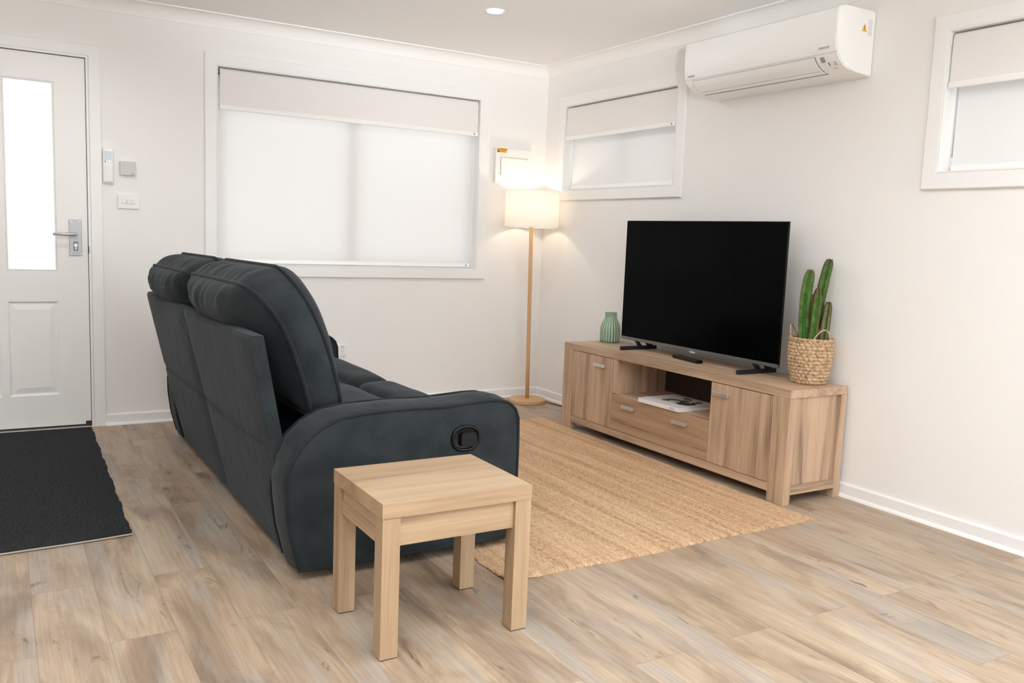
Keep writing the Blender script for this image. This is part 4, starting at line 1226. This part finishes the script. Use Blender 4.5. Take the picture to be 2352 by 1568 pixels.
# --- seats
def pillow(name, x0, x1, y0, y1, z0, z1, r, bulge, parent, n=18, mat=None, front=0.0, seed=0):
    bm = bmesh.new()
    c = Vector(((x0 + x1) / 2, (y0 + y1) / 2, (z0 + z1) / 2)); h = Vector((abs(x1 - x0) / 2, abs(y1 - y0) / 2, abs(z1 - z0) / 2))
    r = min(r, h.x, h.y, h.z)
    cache = {}
    def vert(p):
        key = tuple(round(q, 5) for q in p)
        if key in cache: return cache[key]
        q = Vector((p[0] * h.x, p[1] * h.y, p[2] * h.z))
        inn = Vector([max(-(h[i] - r), min(h[i] - r, q[i])) for i in range(3)])
        d = q - inn
        pos = inn + (d.normalized() * r if d.length > 1e-9 else d)
        u, v, w = p
        if w > -.2: pos.z += bulge * (1 - u * u) ** .7 * (1 - v * v) ** .6 * max(0, w)
        if u > 0: pos.x += front * (1 - v ** 4) * (1 - w * w) * u
        pos.z += .0025 * math.sin(23 * pos.x + seed) * math.sin(17 * pos.y + seed) * max(0, w)
        cache[key] = bm.verts.new(c + pos); return cache[key]
    def g_(i): return -1 + 2 * i / n
    for ax in range(3):
        for s in (-1, 1):
            for i in range(n):
                for j in range(n):
                    q = []
                    for (a, b) in ((i, j), (i + 1, j), (i + 1, j + 1), (i, j + 1)):
                        p = [0, 0, 0]; p[ax] = s; p[(ax + 1) % 3] = g_(a); p[(ax + 2) % 3] = g_(b)
                        q.append(vert(p))
                    try: bm.faces.new(q)
                    except ValueError: pass
    return emit(name, bm, mat or M['suede'], parent, smooth=True)
for k_, (y0, y1) in enumerate(((-2.502, -1.563), (-1.557, -0.618))):
    pillow('seat_cushion', -2.47, -2.055, y0, y1, .30, .462, .05, .035, sofa, seed=k_)
    pillow('seat_bolster', -2.050, -1.815, y0, y1, .27, .462, .062, .018, sofa, front=.010, seed=k_ + 4)
    pillow('footrest', -1.860, -1.800, y0 + .005, y1 - .005, .06, .30, .028, 0, sofa, 12)

# ------------------------------------------------------------------ camera
cam = bpy.data.cameras.new('camera'); co = link(bpy.data.objects.new('camera', cam)); SC.camera = co
F = 1982.706; yaw, pit, rol = -0.54068, -0.11907, 0.03920
cam.sensor_width = 36; cam.sensor_fit = 'HORIZONTAL'; cam.lens = F * 36 / 2352
fw = Vector((-math.sin(yaw) * math.cos(pit), math.cos(yaw) * math.cos(pit), math.sin(pit)))
rt = fw.cross(Vector((0, 0, 1))).normalized(); up = rt.cross(fw)
r2 = rt * math.cos(rol) + up * math.sin(rol); u2 = up * math.cos(rol) - rt * math.sin(rol)
mw = Matrix((r2, u2, -fw)).transposed().to_4x4(); mw.translation = Vector((-3.4864, -5.4347, 1.1742))
co.matrix_world = mw
cam.clip_start = .05

# ------------------------------------------------------------------ light
w = bpy.data.worlds.new('sky'); SC.world = w; w.use_nodes = True
bg = w.node_tree.nodes['Background']; bg.inputs['Color'].default_value = (0.95, 0.98, 1.0, 1); bg.inputs['Strength'].default_value = 1.2

def area(name, loc, rot, sx, sy, power, col):
    l = bpy.data.lights.new(name, 'AREA'); l.shape = 'RECTANGLE'; l.size = sx; l.size_y = sy; l.energy = power; l.color = col
    o = link(bpy.data.objects.new(name, l)); o.location = loc; o.rotation_euler = rot
    return o
# daylight through the wide glazed opening in the rear wall
area('daylight_rear_opening', ((RX0 + RX1) / 2, YR - .05, RZ1 / 2), (PI / 2, 0, 0), RX1 - RX0, RZ1 - .1, 30, (0.86, 0.94, 1.0))
area('daylight_side_opening', (-.02, (RY0 + RY1) / 2, RZ1 / 2), (0, PI / 2, 0), RZ1 - .1, RY1 - RY0, 58, (0.84, 0.93, 1.0))
# added upward fill beside the camera, brightens the ceiling and upper walls
area('added_bounce_fill', (-2.3, -5.8, 1.60), (PI, 0, 0), .35, .35, 60, (0.85, 0.94, 1.0))

def point(name, loc, power, col, rad):
    l = bpy.data.lights.new(name, 'POINT'); l.energy = power; l.color = col; l.shadow_soft_size = rad
    o = link(bpy.data.objects.new(name, l)); o.location = loc; return o
point('lamp_light', topc + Vector((0, 0, 1.405)), 2.0, (1.0, 0.85, 0.69), .022)
def spot(name, loc, power, col):
    l = bpy.data.lights.new(name, 'SPOT'); l.energy = power; l.color = col; l.spot_size = math.radians(165); l.spot_blend = .6; l.shadow_soft_size = .045
    o = link(bpy.data.objects.new(name, l)); o.location = loc; return o
for aim, pw, sz in (((-2.35, -4.1, 2.4), 820, 56), ((-4.05, -4.45, 2.4), 1800, 50)):
    fl = spot('added_ceiling_fill', (-3.0, -5.7, 1.55), pw, (0.89, 0.95, 1.0)); fl.data.spot_size = math.radians(sz); fl.data.spot_blend = 1.0; fl.data.shadow_soft_size = .12  # added spots, thrown at the ceiling to lift the upper room
    fl.rotation_euler = (Vector(aim) - fl.location).to_track_quat('-Z', 'Y').to_euler()
# the recessed ceiling lights: the one in view and its neighbours behind the camera
for (x, y) in ((-1.10, -1.14), (-3.3, -1.14), (-1.10, -4.0), (-3.3, -4.0), (-1.1, -6.6), (-3.3, -6.6)):
    spot('downlight_beam', (x, y, ZC - .012), 20, (0.97, 0.97, 0.96))

SC.view_settings.view_transform = 'Standard'; SC.view_settings.look = 'None'
SC.view_settings.exposure = 0.32; SC.view_settings.gamma = 1.0; SC.view_settings.use_curve_mapping = False
SC.cycles.max_bounces = 12; SC.cycles.diffuse_bounces = 8
bpy.context.view_layer.update()
